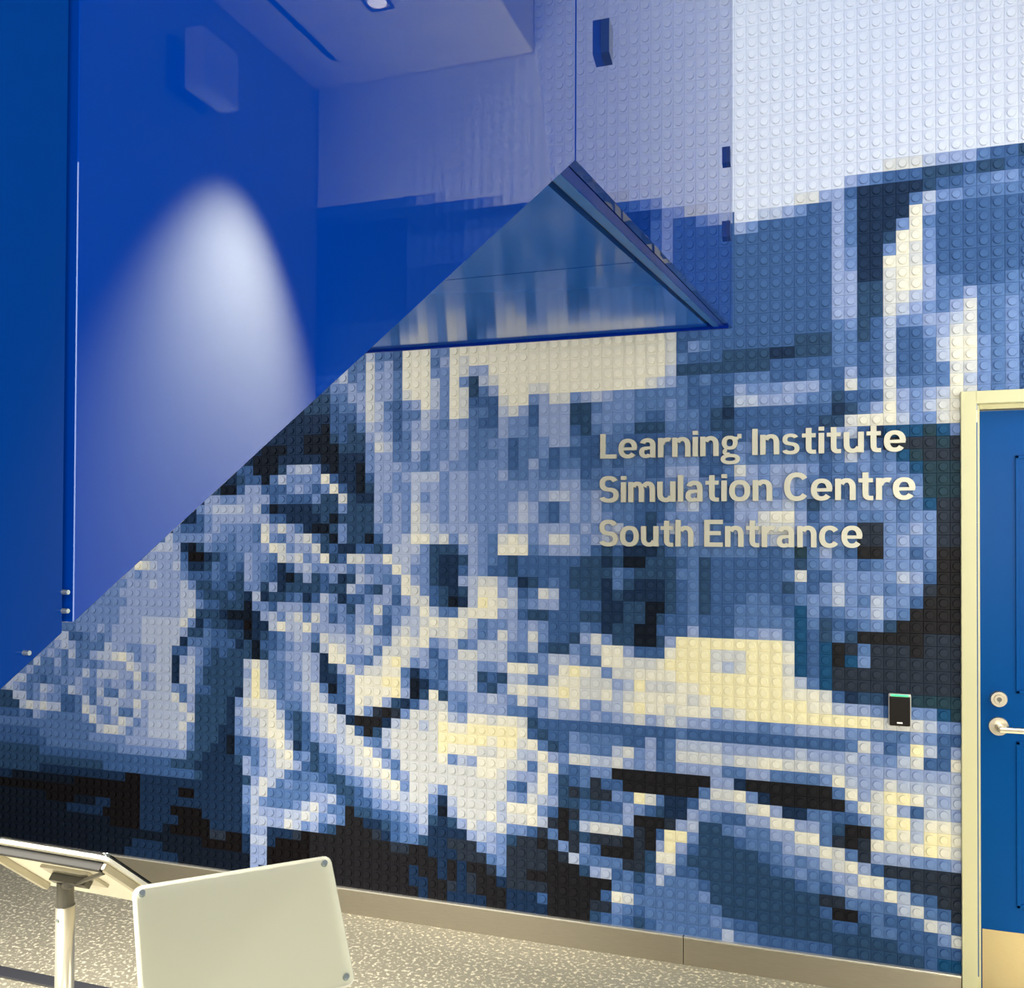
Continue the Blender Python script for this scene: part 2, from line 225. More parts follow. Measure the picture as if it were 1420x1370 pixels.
    [4, 4, 4, 4, 4, 4, 4, 4, 4, 4, 4, 4, 4, 4, 4, 4, 4, 4, 4, 4, 4, 4, 4, 4, 4, 4, 4, 4, 4, 4, 4, 4, 4, 4, 4, 4, 4, 4, 4, 4, 4, 7, 7, 9, 9, 11, 11, 13, 11, 11, 9, 13, 14, 14, 12, 10, 14, 13, 7, 9, 11, 14, 14, 14, 13, 13, 14, 14, 14, 14, 14, 14, 14, 14, 14, 13, 12, 11, 9, 8, 9, 8, 8, 9, 9, 9, 8, 8, 8, 9, 8, 8, 11, 8, 8, 12, 8, 8, 9, 9, 13, 13, 10, 9, 10, 8, 8, 8, 8, 8, 8, 8, 8, 8, 8, 8, 8, 8, 8, 8, 8, 8, 8, 8, 8, 8, 8],
    [4, 4, 4, 4, 4, 4, 4, 4, 4, 4, 4, 4, 4, 4, 4, 4, 4, 4, 4, 4, 4, 4, 4, 4, 4, 4, 4, 4, 4, 4, 4, 4, 4, 4, 4, 4, 4, 4, 4, 4, 7, 7, 7, 8, 9, 9, 11, 13, 12, 9, 8, 10, 11, 14, 12, 10, 14, 13, 8, 8, 8, 13, 14, 14, 10, 11, 13, 13, 10, 11, 12, 11, 10, 10, 9, 9, 9, 9, 9, 8, 8, 8, 8, 11, 10, 10, 10, 11, 11, 11, 9, 8, 13, 9, 10, 13, 9, 9, 9, 9, 14, 12, 10, 9, 10, 8, 8, 8, 8, 8, 8, 8, 8, 8, 8, 8, 8, 8, 8, 8, 8, 8, 8, 8, 8, 8, 8],
    [4, 4, 4, 4, 4, 4, 4, 4, 4, 4, 4, 4, 4, 4, 4, 4, 4, 4, 4, 4, 4, 4, 4, 4, 4, 4, 4, 4, 4, 4, 4, 4, 4, 4, 4, 4, 4, 4, 4, 4, 4, 4, 4, 8, 8, 8, 10, 13, 12, 10, 8, 9, 9, 12, 11, 10, 14, 13, 9, 9, 8, 12, 13, 11, 8, 11, 11, 11, 7, 7, 9, 10, 10, 10, 9, 9, 9, 10, 9, 8, 8, 8, 7, 12, 12, 11, 11, 11, 10, 9, 9, 7, 8, 8, 8, 13, 11, 10, 11, 12, 14, 13, 10, 9, 10, 8, 8, 8, 8, 8, 8, 8, 8, 8, 8, 8, 8, 8, 8, 8, 8, 8, 8, 8, 8, 8, 8],
    [4, 4, 4, 4, 4, 4, 4, 4, 4, 4, 4, 4, 4, 4, 4, 4, 4, 4, 4, 4, 4, 4, 4, 4, 4, 4, 4, 4, 4, 4, 4, 4, 4, 4, 4, 4, 4, 4, 4, 4, 4, 4, 2, 8, 8, 7, 9, 12, 11, 10, 8, 10, 11, 12, 10, 9, 11, 10, 9, 8, 8, 11, 10, 10, 8, 11, 11, 11, 7, 7, 10, 10, 10, 10, 9, 8, 8, 10, 9, 9, 8, 7, 4, 8, 8, 8, 8, 8, 8, 8, 8, 4, 7, 9, 11, 14, 11, 10, 12, 13, 14, 12, 10, 9, 10, 8, 8, 8, 8, 8, 8, 8, 8, 8, 8, 8, 8, 8, 8, 8, 8, 8, 8, 8, 8, 8, 8],
    [4, 4, 4, 4, 4, 4, 4, 4, 4, 4, 4, 4, 4, 4, 4, 4, 4, 4, 4, 4, 4, 4, 4, 4, 4, 4, 4, 4, 4, 4, 4, 4, 4, 4, 4, 4, 4, 4, 4, 4, 2, 2, 2, 7, 8, 7, 7, 11, 12, 11, 8, 9, 11, 11, 10, 10, 11, 11, 9, 9, 9, 11, 10, 10, 9, 11, 11, 11, 8, 7, 9, 10, 9, 9, 7, 7, 7, 9, 9, 9, 8, 7, 7, 8, 8, 8, 8, 8, 8, 8, 7, 7, 13, 14, 14, 14, 12, 10, 10, 13, 14, 14, 10, 9, 10, 8, 8, 8, 8, 8, 8, 8, 8, 8, 8, 8, 8, 8, 8, 8, 8, 8, 8, 8, 8, 8, 8],
    [4, 4, 4, 4, 4, 4, 4, 4, 4, 4, 4, 4, 4, 4, 4, 4, 4, 4, 4, 4, 4, 4, 4, 4, 4, 4, 4, 4, 4, 4, 4, 4, 4, 4, 4, 2, 2, 2, 4, 4, 2, 2, 2, 2, 7, 7, 7, 10, 13, 12, 9, 9, 12, 11, 10, 10, 11, 11, 9, 9, 10, 10, 8, 9, 9, 10, 11, 11, 9, 8, 8, 9, 9, 8, 8, 8, 8, 9, 9, 9, 8, 8, 7, 8, 9, 9, 8, 9, 8, 8, 8, 11, 12, 8, 4, 6, 6, 6, 5, 6, 10, 8, 8, 8, 8, 8, 8, 8, 8, 8, 8, 8, 8, 8, 8, 8, 8, 8, 8, 8, 8, 8, 8, 8, 8, 8, 8],
    [4, 4, 4, 4, 4, 4, 4, 4, 4, 4, 4, 4, 4, 4, 4, 4, 4, 4, 4, 4, 4, 4, 4, 4, 4, 4, 4, 4, 4, 4, 4, 4, 4, 4, 2, 2, 2, 4, 4, 4, 4, 4, 2, 2, 4, 4, 4, 10, 11, 11, 9, 9, 11, 9, 10, 10, 11, 10, 9, 9, 9, 10, 8, 9, 9, 10, 8, 9, 8, 8, 8, 9, 9, 8, 8, 8, 8, 9, 9, 9, 8, 9, 8, 10, 10, 9, 9, 9, 8, 8, 8, 9, 8, 8, 8, 3, 3, 3, 3, 5, 3, 8, 8, 8, 8, 8, 8, 8, 8, 8, 8, 8, 8, 8, 8, 8, 8, 8, 8, 8, 8, 8, 8, 8, 8, 8, 8],
    [10, 10, 10, 10, 10, 10, 10, 10, 4, 4, 4, 4, 4, 4, 4, 4, 4, 4, 4, 4, 4, 4, 4, 4, 4, 4, 4, 4, 4, 4, 4, 4, 8, 8, 2, 2, 2, 7, 11, 12, 12, 10, 4, 2, 4, 4, 2, 10, 11, 11, 11, 10, 10, 9, 10, 11, 10, 10, 9, 10, 10, 10, 8, 9, 11, 9, 8, 9, 9, 8, 8, 9, 8, 9, 9, 8, 8, 10, 10, 10, 8, 8, 8, 10, 9, 9, 9, 9, 9, 9, 8, 9, 12, 10, 9, 9, 6, 5, 3, 3, 3, 8, 8, 8, 8, 8, 8, 8, 8, 8, 8, 8, 8, 8, 8, 8, 8, 8, 8, 8, 8, 8, 8, 8, 8, 8, 8],
    [10, 10, 10, 10, 10, 10, 10, 10, 4, 4, 4, 4, 4, 4, 4, 4, 4, 4, 4, 4, 4, 4, 4, 4, 4, 4, 4, 4, 4, 4, 4, 4, 7, 8, 8, 2, 9, 12, 10, 10, 10, 10, 14, 8, 4, 4, 2, 8, 11, 11, 10, 11, 12, 12, 12, 10, 11, 11, 10, 10, 10, 11, 9, 9, 10, 9, 9, 10, 10, 8, 9, 9, 9, 9, 9, 8, 8, 11, 11, 11, 8, 8, 9, 13, 11, 10, 11, 11, 11, 10, 8, 9, 9, 10, 9, 10, 9, 6, 5, 5, 5, 8, 8, 8, 8, 8, 8, 8, 8, 8, 8, 8, 8, 8, 8, 8, 8, 8, 8, 8, 8, 8, 8, 8, 8, 8, 8],
    [10, 10, 10, 10, 10, 10, 10, 10, 4, 4, 4, 4, 4, 4, 4, 4, 4, 4, 4, 4, 4, 4, 4, 4, 4, 4, 4, 4, 4, 7, 2, 2, 8, 11, 11, 8, 8, 8, 10, 11, 10, 8, 10, 14, 8, 4, 2, 7, 11, 11, 10, 10, 12, 11, 11, 10, 11, 11, 10, 10, 10, 10, 10, 10, 10, 10, 10, 11, 11, 9, 9, 9, 9, 9, 9, 9, 9, 10, 10, 11, 10, 9, 8, 11, 11, 10, 11, 11, 10, 9, 8, 9, 9, 10, 9, 10, 10, 9, 5, 5, 5, 8, 8, 8, 8, 8, 8, 8, 8, 8, 8, 8, 8, 8, 8, 8, 8, 8, 8, 8, 8, 8, 8, 8, 8, 8, 8],
    [10, 10, 10, 10, 10, 10, 10, 10, 4, 4, 4, 4, 4, 4, 4, 4, 4, 4, 4, 4, 4, 4, 4, 4, 4, 4, 4, 4, 11, 11, 10, 10, 11, 11, 11, 11, 8, 9, 8, 8, 8, 10, 7, 7, 13, 7, 4, 4, 11, 10, 11, 10, 12, 10, 11, 10, 11, 11, 10, 10, 10, 10, 10, 11, 10, 11, 12, 12, 11, 10, 11, 10, 9, 9, 9, 8, 9, 10, 9, 11, 10, 8, 8, 10, 10, 10, 10, 11, 10, 10, 8, 8, 9, 10, 9, 10, 9, 10, 5, 5, 5, 8, 8, 8, 8, 8, 8, 8, 8, 8, 8, 8, 8, 8, 8, 8, 8, 8, 8, 8, 8, 8, 8, 8, 8, 8, 8],
    [10, 10, 10, 10, 10, 10, 10, 10, 4, 4, 4, 4, 4, 4, 4, 4, 4, 4, 4, 4, 4, 4, 4, 4, 4, 4, 4, 10, 11, 12, 12, 12, 12, 11, 12, 8, 2, 4, 4, 4, 4, 7, 7, 7, 10, 7, 7, 7, 11, 10, 11, 10, 13, 11, 11, 10, 11, 11, 10, 10, 10, 10, 11, 12, 11, 9, 8, 10, 11, 10, 11, 9, 9, 9, 8, 8, 8, 9, 11, 12, 10, 8, 8, 11, 11, 11, 11, 12, 10, 7, 9, 10, 9, 10, 10, 10, 9, 9, 6, 3, 3, 8, 8, 8, 8, 8, 8, 8, 8, 8, 8, 8, 8, 8, 8, 8, 8, 8, 8, 8, 8, 8, 8, 8, 8, 8, 8],
    [10, 10, 10, 10, 10, 10, 10, 10, 4, 4, 4, 4, 4, 4, 4, 4, 4, 4, 4, 4, 4, 4, 4, 4, 4, 4, 4, 8, 10, 11, 11, 11, 11, 11, 11, 11, 8, 8, 4, 4, 4, 4, 7, 2, 7, 7, 7, 7, 11, 10, 11, 10, 13, 12, 11, 10, 11, 11, 10, 10, 10, 10, 11, 12, 11, 9, 8, 10, 11, 10, 11, 10, 9, 9, 8, 7, 8, 10, 10, 10, 10, 8, 8, 11, 11, 13, 14, 14, 11, 8, 10, 10, 10, 9, 9, 10, 9, 10, 10, 3, 3, 8, 8, 8, 8, 8, 8, 8, 8, 8, 8, 8, 8, 8, 8, 8, 8, 8, 8, 8, 8, 8, 8, 8, 8, 8, 8],
    [10, 10, 10, 10, 10, 10, 10, 10, 4, 4, 4, 4, 4, 4, 4, 4, 4, 4, 4, 4, 4, 4, 4, 4, 10, 8, 8, 8, 10, 11, 10, 10, 10, 10, 9, 13, 11, 13, 11, 9, 4, 2, 2, 7, 10, 7, 7, 7, 10, 11, 11, 10, 13, 12, 12, 11, 11, 11, 11, 10, 10, 11, 10, 11, 10, 11, 11, 11, 10, 11, 10, 11, 12, 9, 8, 7, 10, 12, 10, 11, 10, 9, 9, 11, 12, 13, 13, 13, 11, 9, 9, 9, 8, 3, 3, 10, 10, 11, 10, 3, 3, 8, 8, 8, 8, 8, 8, 8, 8, 8, 8, 8, 8, 8, 8, 8, 8, 8, 8, 8, 8, 8, 8, 8, 8, 8, 8],
    [10, 10, 10, 10, 10, 10, 10, 10, 9, 9, 9, 9, 9, 9, 9, 9, 9, 9, 9, 9, 9, 9, 9, 12, 10, 10, 10, 10, 11, 10, 10, 9, 10, 10, 9, 14, 10, 9, 11, 12, 13, 9, 7, 2, 10, 7, 7, 2, 8, 11, 11, 12, 14, 14, 12, 13, 10, 12, 11, 10, 9, 13, 14, 13, 10, 11, 13, 13, 11, 10, 11, 12, 11, 8, 8, 7, 9, 9, 10, 11, 10, 9, 9, 10, 10, 11, 12, 11, 10, 9, 9, 10, 9, 3, 3, 10, 11, 10, 10, 3, 3, 8, 8, 8, 8, 8, 8, 8, 8, 8, 8, 8, 8, 8, 8, 8, 8, 8, 8, 8, 8, 8, 8, 8, 8, 8, 8],
    [10, 10, 10, 10, 10, 10, 10, 10, 9, 9, 9, 9, 9, 9, 9, 9, 9, 9, 9, 9, 9, 12, 12, 12, 11, 4, 2, 7, 10, 9, 9, 9, 10, 10, 10, 11, 14, 13, 10, 11, 11, 13, 7, 8, 4, 4, 8, 8, 7, 8, 12, 12, 12, 10, 7, 7, 7, 10, 11, 10, 9, 14, 14, 14, 9, 10, 11, 11, 11, 10, 8, 7, 8, 4, 4, 4, 7, 8, 9, 9, 9, 9, 9, 9, 9, 8, 8, 9, 5, 9, 11, 9, 8, 1, 1, 10, 10, 8, 10, 1, 1, 8, 8, 8, 8, 8, 8, 8, 8, 8, 8, 8, 8, 8, 8, 8, 8, 8, 8, 8, 8, 8, 8, 8, 8, 8, 8],
    [10, 10, 10, 10, 10, 10, 10, 10, 9, 9, 9, 9, 9, 9, 9, 9, 9, 9, 9, 9, 11, 11, 11, 11, 11, 8, 0, 0, 4, 7, 8, 9, 9, 11, 10, 10, 9, 13, 12, 13, 10, 11, 14, 7, 8, 13, 13, 11, 11, 14, 12, 12, 11, 10, 7, 4, 4, 7, 11, 10, 9, 8, 7, 8, 8, 8, 8, 8, 8, 7, 7, 4, 7, 2, 2, 7, 7, 7, 8, 9, 7, 8, 8, 8, 8, 8, 8, 8, 7, 9, 10, 10, 10, 8, 9, 10, 10, 10, 9, 1, 1, 8, 8, 8, 8, 8, 8, 8, 8, 8, 8, 8, 8, 8, 8, 8, 8, 8, 8, 8, 8, 8, 8, 8, 8, 8, 8],
    [10, 10, 10, 10, 10, 10, 10, 10, 9, 9, 9, 9, 9, 9, 9, 9, 9, 9, 11, 14, 13, 12, 11, 11, 12, 9, 4, 4, 7, 9, 8, 9, 8, 11, 10, 9, 8, 4, 8, 11, 12, 10, 10, 11, 11, 9, 11, 9, 10, 10, 14, 12, 10, 10, 7, 4, 4, 8, 11, 10, 8, 8, 7, 8, 8, 8, 8, 8, 7, 7, 7, 7, 9, 8, 7, 7, 7, 7, 9, 9, 7, 8, 8, 8, 8, 8, 8, 9, 13, 8, 8, 10, 10, 10, 10, 10, 12, 11, 8, 1, 1, 8, 8, 8, 8, 8, 8, 8, 8, 8, 8, 8, 8, 8, 8, 8, 8, 8, 8, 8, 8, 8, 8, 8, 8, 8, 8],
    [10, 10, 10, 10, 10, 10, 10, 10, 9, 9, 9, 9, 9, 9, 9, 9, 9, 11, 11, 10, 11, 11, 11, 11, 11, 10, 8, 8, 8, 9, 8, 8, 7, 11, 10, 9, 8, 4, 2, 7, 11, 7, 8, 10, 4, 7, 12, 11, 10, 9, 10, 14, 11, 10, 7, 4, 4, 11, 12, 13, 13, 11, 9, 4, 7, 8, 9, 8, 7, 7, 7, 4, 9, 7, 4, 4, 4, 7, 8, 9, 7, 8, 8, 8, 8, 8, 8, 7, 9, 8, 10, 12, 10, 10, 10, 9, 10, 10, 3, 1, 1, 8, 8, 8, 8, 8, 8, 8, 8, 8, 8, 8, 8, 8, 8, 8, 8, 8, 8, 8, 8, 8, 8, 8, 8, 8, 8],
    [10, 10, 10, 10, 10, 10, 10, 10, 9, 9, 9, 9, 9, 9, 9, 9, 10, 10, 11, 11, 11, 12, 11, 11, 11, 12, 10, 7, 7, 8, 8, 7, 7, 10, 10, 7, 11, 4, 7, 7, 7, 7, 8, 7, 7, 12, 10, 8, 7, 11, 9, 14, 13, 10, 8, 7, 4, 7, 12, 14, 14, 11, 12, 8, 9, 13, 12, 8, 8, 7, 7, 4, 7, 4, 4, 4, 4, 7, 8, 9, 7, 8, 8, 8, 9, 9, 8, 8, 9, 10, 10, 12, 10, 9, 12, 10, 10, 8, 1, 1, 1, 8, 8, 8, 8, 8, 8, 8, 8, 8, 8, 8, 8, 8, 8, 8, 8, 8, 8, 8, 8, 8, 8, 8, 8, 8, 8],
    [10, 10, 10, 10, 10, 10, 10, 10, 9, 9, 9, 9, 9, 9, 9, 10, 10, 11, 11, 11, 11, 11, 11, 11, 11, 12, 12, 8, 7, 7, 7, 8, 7, 4, 12, 4, 7, 7, 8, 9, 4, 8, 12, 10, 4, 8, 8, 10, 11, 11, 8, 11, 13, 13, 8, 7, 2, 4, 12, 15, 14, 13, 12, 9, 10, 11, 11, 8, 8, 8, 8, 4, 4, 7, 7, 2, 2, 7, 8, 9, 7, 8, 8, 9, 9, 9, 9, 8, 6, 10, 8, 9, 10, 10, 12, 10, 9, 1, 1, 1, 1, 8, 8, 8, 8, 8, 8, 8, 8, 8, 8, 8, 8, 8, 8, 8, 8, 8, 8, 8, 8, 8, 8, 8, 8, 8, 8],
    [10, 10, 10, 10, 10, 10, 10, 10, 9, 9, 9, 9, 9, 10, 10, 10, 10, 10, 11, 11, 11, 11, 11, 11, 11, 12, 12, 10, 8, 8, 7, 7, 7, 2, 10, 10, 8, 11, 11, 11, 9, 11, 11, 9, 10, 7, 11, 10, 13, 9, 10, 10, 12, 14, 12, 9, 9, 13, 14, 14, 14, 11, 11, 8, 7, 7, 8, 8, 8, 7, 7, 4, 4, 7, 7, 2, 7, 8, 8, 9, 8, 8, 8, 9, 9, 9, 9, 9, 6, 9, 7, 8, 8, 9, 10, 7, 1, 1, 1, 1, 1, 8, 8, 8, 8, 8, 8, 8, 8, 8, 8, 8, 8, 8, 8, 8, 8, 8, 8, 8, 8, 8, 8, 8, 8, 8, 8],
    [10, 10, 10, 10, 10, 10, 10, 10, 9, 9, 9, 9, 10, 10, 10, 10, 10, 11, 11, 11, 11, 11, 11, 11, 11, 12, 13, 7, 7, 7, 4, 2, 2, 2, 4, 11, 12, 10, 12, 13, 10, 13, 11, 8, 10, 9, 11, 10, 11, 8, 10, 12, 12, 13, 14, 13, 14, 14, 12, 9, 10, 10, 11, 10, 11, 10, 8, 8, 8, 9, 8, 4, 7, 7, 2, 2, 8, 8, 8, 11, 8, 8, 8, 10, 10, 11, 11, 9, 6, 8, 7, 9, 7, 1, 1, 1, 1, 1, 3, 3, 3, 8, 8, 8, 8, 8, 8, 8, 8, 8, 8, 8, 8, 8, 8, 8, 8, 8, 8, 8, 8, 8, 8, 8, 8, 8, 8],
    [10, 10, 10, 10, 10, 10, 10, 10, 9, 9, 9, 10, 10, 10, 10, 10, 10, 11, 11, 11, 12, 12, 12, 12, 12, 13, 10, 4, 8, 7, 7, 4, 4, 0, 4, 4, 12, 14, 12, 12, 14, 11, 11, 11, 11, 9, 12, 13, 9, 8, 12, 13, 12, 14, 13, 13, 14, 13, 11, 9, 10, 13, 11, 10, 13, 10, 8, 8, 7, 11, 13, 10, 7, 7, 2, 2, 7, 11, 15, 15, 15, 15, 15, 15, 15, 15, 15, 13, 6, 8, 6, 1, 3, 9, 3, 3, 3, 1, 3, 3, 3, 8, 8, 8, 8, 8, 8, 8, 8, 8, 8, 8, 8, 8, 8, 8, 8, 8, 8, 8, 8, 8, 8, 8, 8, 8, 8],
    [10, 10, 10, 10, 10, 10, 10, 10, 9, 9, 9, 10, 10, 10, 11, 10, 11, 11, 11, 11, 12, 12, 12, 12, 12, 11, 7, 7, 9, 8, 8, 7, 7, 2, 4, 7, 8, 9, 11, 12, 11, 9, 13, 12, 12, 11, 12, 12, 11, 10, 13, 14, 13, 14, 10, 11, 12, 9, 10, 12, 12, 12, 10, 10, 12, 8, 7, 7, 10, 9, 12, 14, 14, 11, 8, 8, 8, 14, 15, 15, 15, 13, 13, 13, 15, 15, 15, 14, 6, 8, 6, 1, 6, 10, 3, 3, 3, 3, 3, 3, 3, 8, 8, 8, 8, 8, 8, 8, 8, 8, 8, 8, 8, 8, 8, 8, 8, 8, 8, 8, 8, 8, 8, 8, 8, 8, 8],
    [10, 10, 10, 10, 10, 10, 10, 10, 12, 12, 8, 8, 9, 10, 9, 10, 11, 11, 11, 11, 12, 12, 12, 12, 12, 4, 9, 9, 9, 8, 8, 8, 4, 7, 2, 8, 8, 9, 10, 11, 11, 7, 12, 14, 13, 11, 11, 12, 9, 13, 13, 13, 12, 11, 8, 10, 11, 13, 13, 12, 12, 12, 9, 8, 9, 10, 12, 12, 11, 9, 9, 14, 14, 13, 13, 13, 14, 15, 15, 15, 15, 13, 12, 13, 15, 15, 15, 13, 6, 8, 6, 3, 3, 3, 3, 3, 3, 3, 3, 3, 3, 8, 8, 8, 8, 8, 8, 8, 8, 8, 8, 8, 8, 8, 8, 8, 8, 8, 8, 8, 8, 8, 8, 8, 8, 8, 8],
    [9, 9, 9, 9, 9, 9, 10, 10, 11, 12, 11, 9, 9, 9, 9, 12, 11, 11, 10, 10, 11, 11, 12, 12, 8, 8, 11, 10, 8, 7, 8, 7, 7, 7, 2, 7, 9, 10, 11, 11, 12, 11, 4, 14, 14, 10, 10, 9, 12, 14, 15, 13, 10, 11, 9, 8, 12, 12, 12, 10, 10, 11, 14, 14, 13, 10, 11, 14, 15, 14, 13, 10, 13, 13, 14, 14, 14, 14, 15, 15, 15, 15, 15, 15, 15, 15, 15, 14, 12, 9, 6, 3, 3, 3, 3, 3, 3, 3, 3, 3, 3, 8, 8, 8, 8, 8, 8, 8, 8, 8, 8, 8, 8, 8, 8, 8, 8, 8, 8, 8, 8, 8, 8, 8, 8, 8, 8],
    [9, 9, 9, 9, 9, 11, 10, 11, 10, 9, 12, 9, 9, 11, 12, 12, 13, 14, 12, 10, 11, 11, 12, 12, 4, 11, 12, 10, 8, 7, 7, 7, 7, 12, 14, 12, 9, 9, 10, 11, 12, 11, 4, 7, 11, 13, 11, 13, 13, 14, 14, 9, 4, 8, 9, 8, 12, 12, 12, 7, 8, 7, 12, 12, 9, 9, 13, 14, 14, 13, 13, 13, 11, 12, 15, 13, 13, 13, 14, 14, 15, 15, 15, 15, 15, 15, 15, 14, 14, 14, 13, 8, 4, 7, 7, 4, 4, 5, 5, 5, 5, 8, 8, 8, 8, 8, 8, 8, 8, 8, 8, 8, 8, 8, 8, 8, 8, 8, 8, 8, 8, 8, 8, 8, 8, 8, 8],
    [9, 9, 9, 9, 9, 12, 9, 9, 11, 9, 10, 9, 10, 9, 10, 11, 11, 11, 13, 12, 11, 12, 12, 12, 4, 12, 12, 9, 7, 7, 7, 7, 7, 11, 15, 12, 9, 9, 10, 10, 12, 11, 4, 4, 8, 11, 14, 14, 14, 15, 15, 10, 2, 4, 8, 9, 11, 11, 12, 8, 7, 10, 13, 14, 13, 13, 14, 15, 14, 13, 13, 14, 12, 13, 14, 14, 14, 14, 14, 13, 14, 15, 15, 15, 15, 15, 15, 15, 15, 14, 14, 12, 11, 11, 10, 8, 9, 10, 10, 6, 5, 8, 8, 8, 8, 8, 8, 8, 8, 8, 8, 8, 8, 8, 8, 8, 8, 8, 8, 8, 8, 8, 8, 8, 8, 8, 8],
    [9, 9, 9, 10, 11, 9, 9, 9, 10, 9, 10, 10, 12, 10, 12, 12, 12, 11, 11, 13, 10, 11, 12, 12, 4, 12, 12, 9, 7, 7, 7, 7, 7, 12, 15, 12, 10, 9, 10, 11, 12, 13, 9, 2, 8, 11, 14, 14, 14, 14, 15, 11, 2, 7, 14, 7, 10, 10, 11, 11, 12, 11, 10, 13, 11, 10, 12, 13, 14, 11, 10, 12, 12, 14, 15, 14, 14, 13, 14, 14, 14, 12, 13, 14, 15, 15, 15, 15, 15, 15, 15, 15, 15, 15, 14, 13, 13, 13, 12, 10, 10, 8, 8, 8, 8, 8, 8, 8, 8, 8, 8, 8, 8, 8, 8, 8, 8, 8, 8, 8, 8, 8, 8, 8, 8, 8, 8],
    [9, 12, 12, 12, 9, 9, 8, 9, 9, 10, 10, 11, 10, 10, 11, 10, 11, 11, 10, 12, 11, 11, 12, 12, 10, 9, 12, 8, 8, 7, 7, 7, 4, 12, 15, 13, 12, 9, 10, 10, 11, 13, 12, 8, 8, 10, 14, 13, 14, 11, 7, 4, 8, 11, 13, 13, 10, 9, 11, 11, 11, 11, 9, 9, 8, 11, 12, 11, 11, 10, 11, 10, 11, 12, 13, 11, 12, 13, 12, 11, 11, 10, 10, 10, 10, 9, 10, 10, 11, 11, 11, 11, 10, 10, 9, 9, 9, 11, 10, 8, 8, 8, 8, 8, 8, 8, 8, 8, 8, 8, 8, 8, 8, 8, 8, 8, 8, 8, 8, 8, 8, 8, 8, 8, 8, 8, 8],
    [11, 12, 11, 10, 9, 10, 12, 11, 10, 9, 12, 11, 10, 9, 12, 9, 9, 12, 11, 11, 12, 12, 12, 12, 13, 9, 11, 7, 7, 7, 7, 4, 10, 13, 14, 14, 14, 10, 9, 9, 11, 13, 13, 12, 4, 10, 13, 10, 3, 1, 3, 10, 13, 13, 13, 14, 12, 11, 14, 14, 13, 14, 14, 13, 7, 8, 8, 8, 8, 8, 8, 8, 8, 8, 8, 8, 8, 8, 9, 8, 8, 8, 8, 8, 8, 8, 8, 8, 8, 8, 8, 8, 9, 13, 11, 8, 10, 15, 12, 8, 11, 8, 8, 8, 8, 8, 8, 8, 8, 8, 8, 8, 8, 8, 8, 8, 8, 8, 8, 8, 8, 8, 8, 8, 8, 8, 8],
    [7, 7, 12, 12, 9, 10, 11, 10, 10, 8, 8, 9, 12, 9, 11, 12, 12, 11, 11, 13, 11, 12, 12, 12, 12, 13, 11, 7, 7, 7, 7, 4, 11, 12, 13, 13, 14, 12, 8, 7, 9, 11, 12, 13, 12, 4, 1, 1, 1, 4, 12, 13, 13, 12, 13, 15, 14, 14, 15, 15, 15, 15, 15, 14, 8, 7, 8, 8, 10, 9, 9, 9, 9, 8, 8, 11, 8, 9, 12, 12, 12, 12, 11, 11, 11, 11, 11, 11, 12, 11, 11, 11, 12, 11, 10, 10, 12, 13, 8, 8, 14, 8, 8, 8, 8, 8, 8, 8, 8, 8, 8, 8, 8, 8, 8, 8, 8, 8, 8, 8, 8, 8, 8, 8, 8, 8, 8],
    [7, 7, 7, 12, 13, 12, 13, 12, 12, 8, 8, 9, 13, 12, 10, 10, 12, 9, 9, 12, 11, 12, 12, 12, 12, 12, 13, 7, 7, 7, 7, 4, 10, 12, 12, 13, 14, 13, 9, 7, 8, 11, 12, 13, 12, 13, 8, 1, 7, 12, 13, 13, 13, 13, 13, 15, 15, 15, 15, 15, 14, 15, 15, 13, 14, 9, 7, 8, 10, 10, 9, 9, 12, 13, 10, 11, 8, 9, 13, 13, 13, 13, 12, 13, 13, 14, 14, 13, 13, 13, 12, 12, 11, 11, 11, 11, 11, 11, 11, 11, 12, 8, 8, 8, 8, 8, 8, 8, 8, 8, 8, 8, 8, 8, 8, 8, 8, 8, 8, 8, 8, 8, 8, 8, 8, 8, 8],
    [8, 8, 8, 9, 8, 11, 10, 9, 9, 9, 9, 9, 10, 13, 11, 10, 11, 13, 12, 10, 11, 12, 12, 12, 12, 13, 10, 7, 7, 7, 4, 4, 10, 11, 12, 13, 14, 14, 10, 7, 8, 10, 11, 11, 12, 13, 13, 10, 9, 12, 13, 13, 13, 13, 13, 15, 14, 14, 14, 13, 13, 14, 14, 12, 12, 14, 11, 10, 13, 13, 12, 12, 13, 11, 10, 11, 9, 9, 11, 11, 11, 11, 9, 9, 11, 11, 9, 9, 9, 9, 10, 14, 12, 11, 11, 13, 12, 12, 12, 12, 12, 8, 8, 8, 8, 8, 8, 8, 8, 8, 8, 8, 8, 8, 8, 8, 8, 8, 8, 8, 8, 8, 8, 8, 8, 8, 8],
    [9, 9, 9, 9, 9, 9, 9, 9, 9, 9, 9, 9, 9, 9, 12, 13, 13, 12, 10, 11, 11, 12, 12, 12, 12, 12, 9, 7, 7, 7, 4, 2, 8, 8, 10, 11, 13, 14, 12, 4, 8, 7, 10, 10, 12, 12, 13, 14, 11, 9, 12, 13, 13, 13, 13, 14, 10, 12, 11, 14, 14, 14, 13, 13, 9, 13, 14, 9, 8, 9, 10, 10, 1, 1, 1, 1, 1, 1, 1, 1, 1, 11, 11, 4, 1, 1, 1, 1, 1, 1, 1, 9, 14, 11, 13, 15, 15, 14, 12, 11, 12, 8, 8, 8, 8, 8, 8, 8, 8, 8, 8, 8, 8, 8, 8, 8, 8, 8, 8, 8, 8, 8, 8, 8, 8, 8, 8],
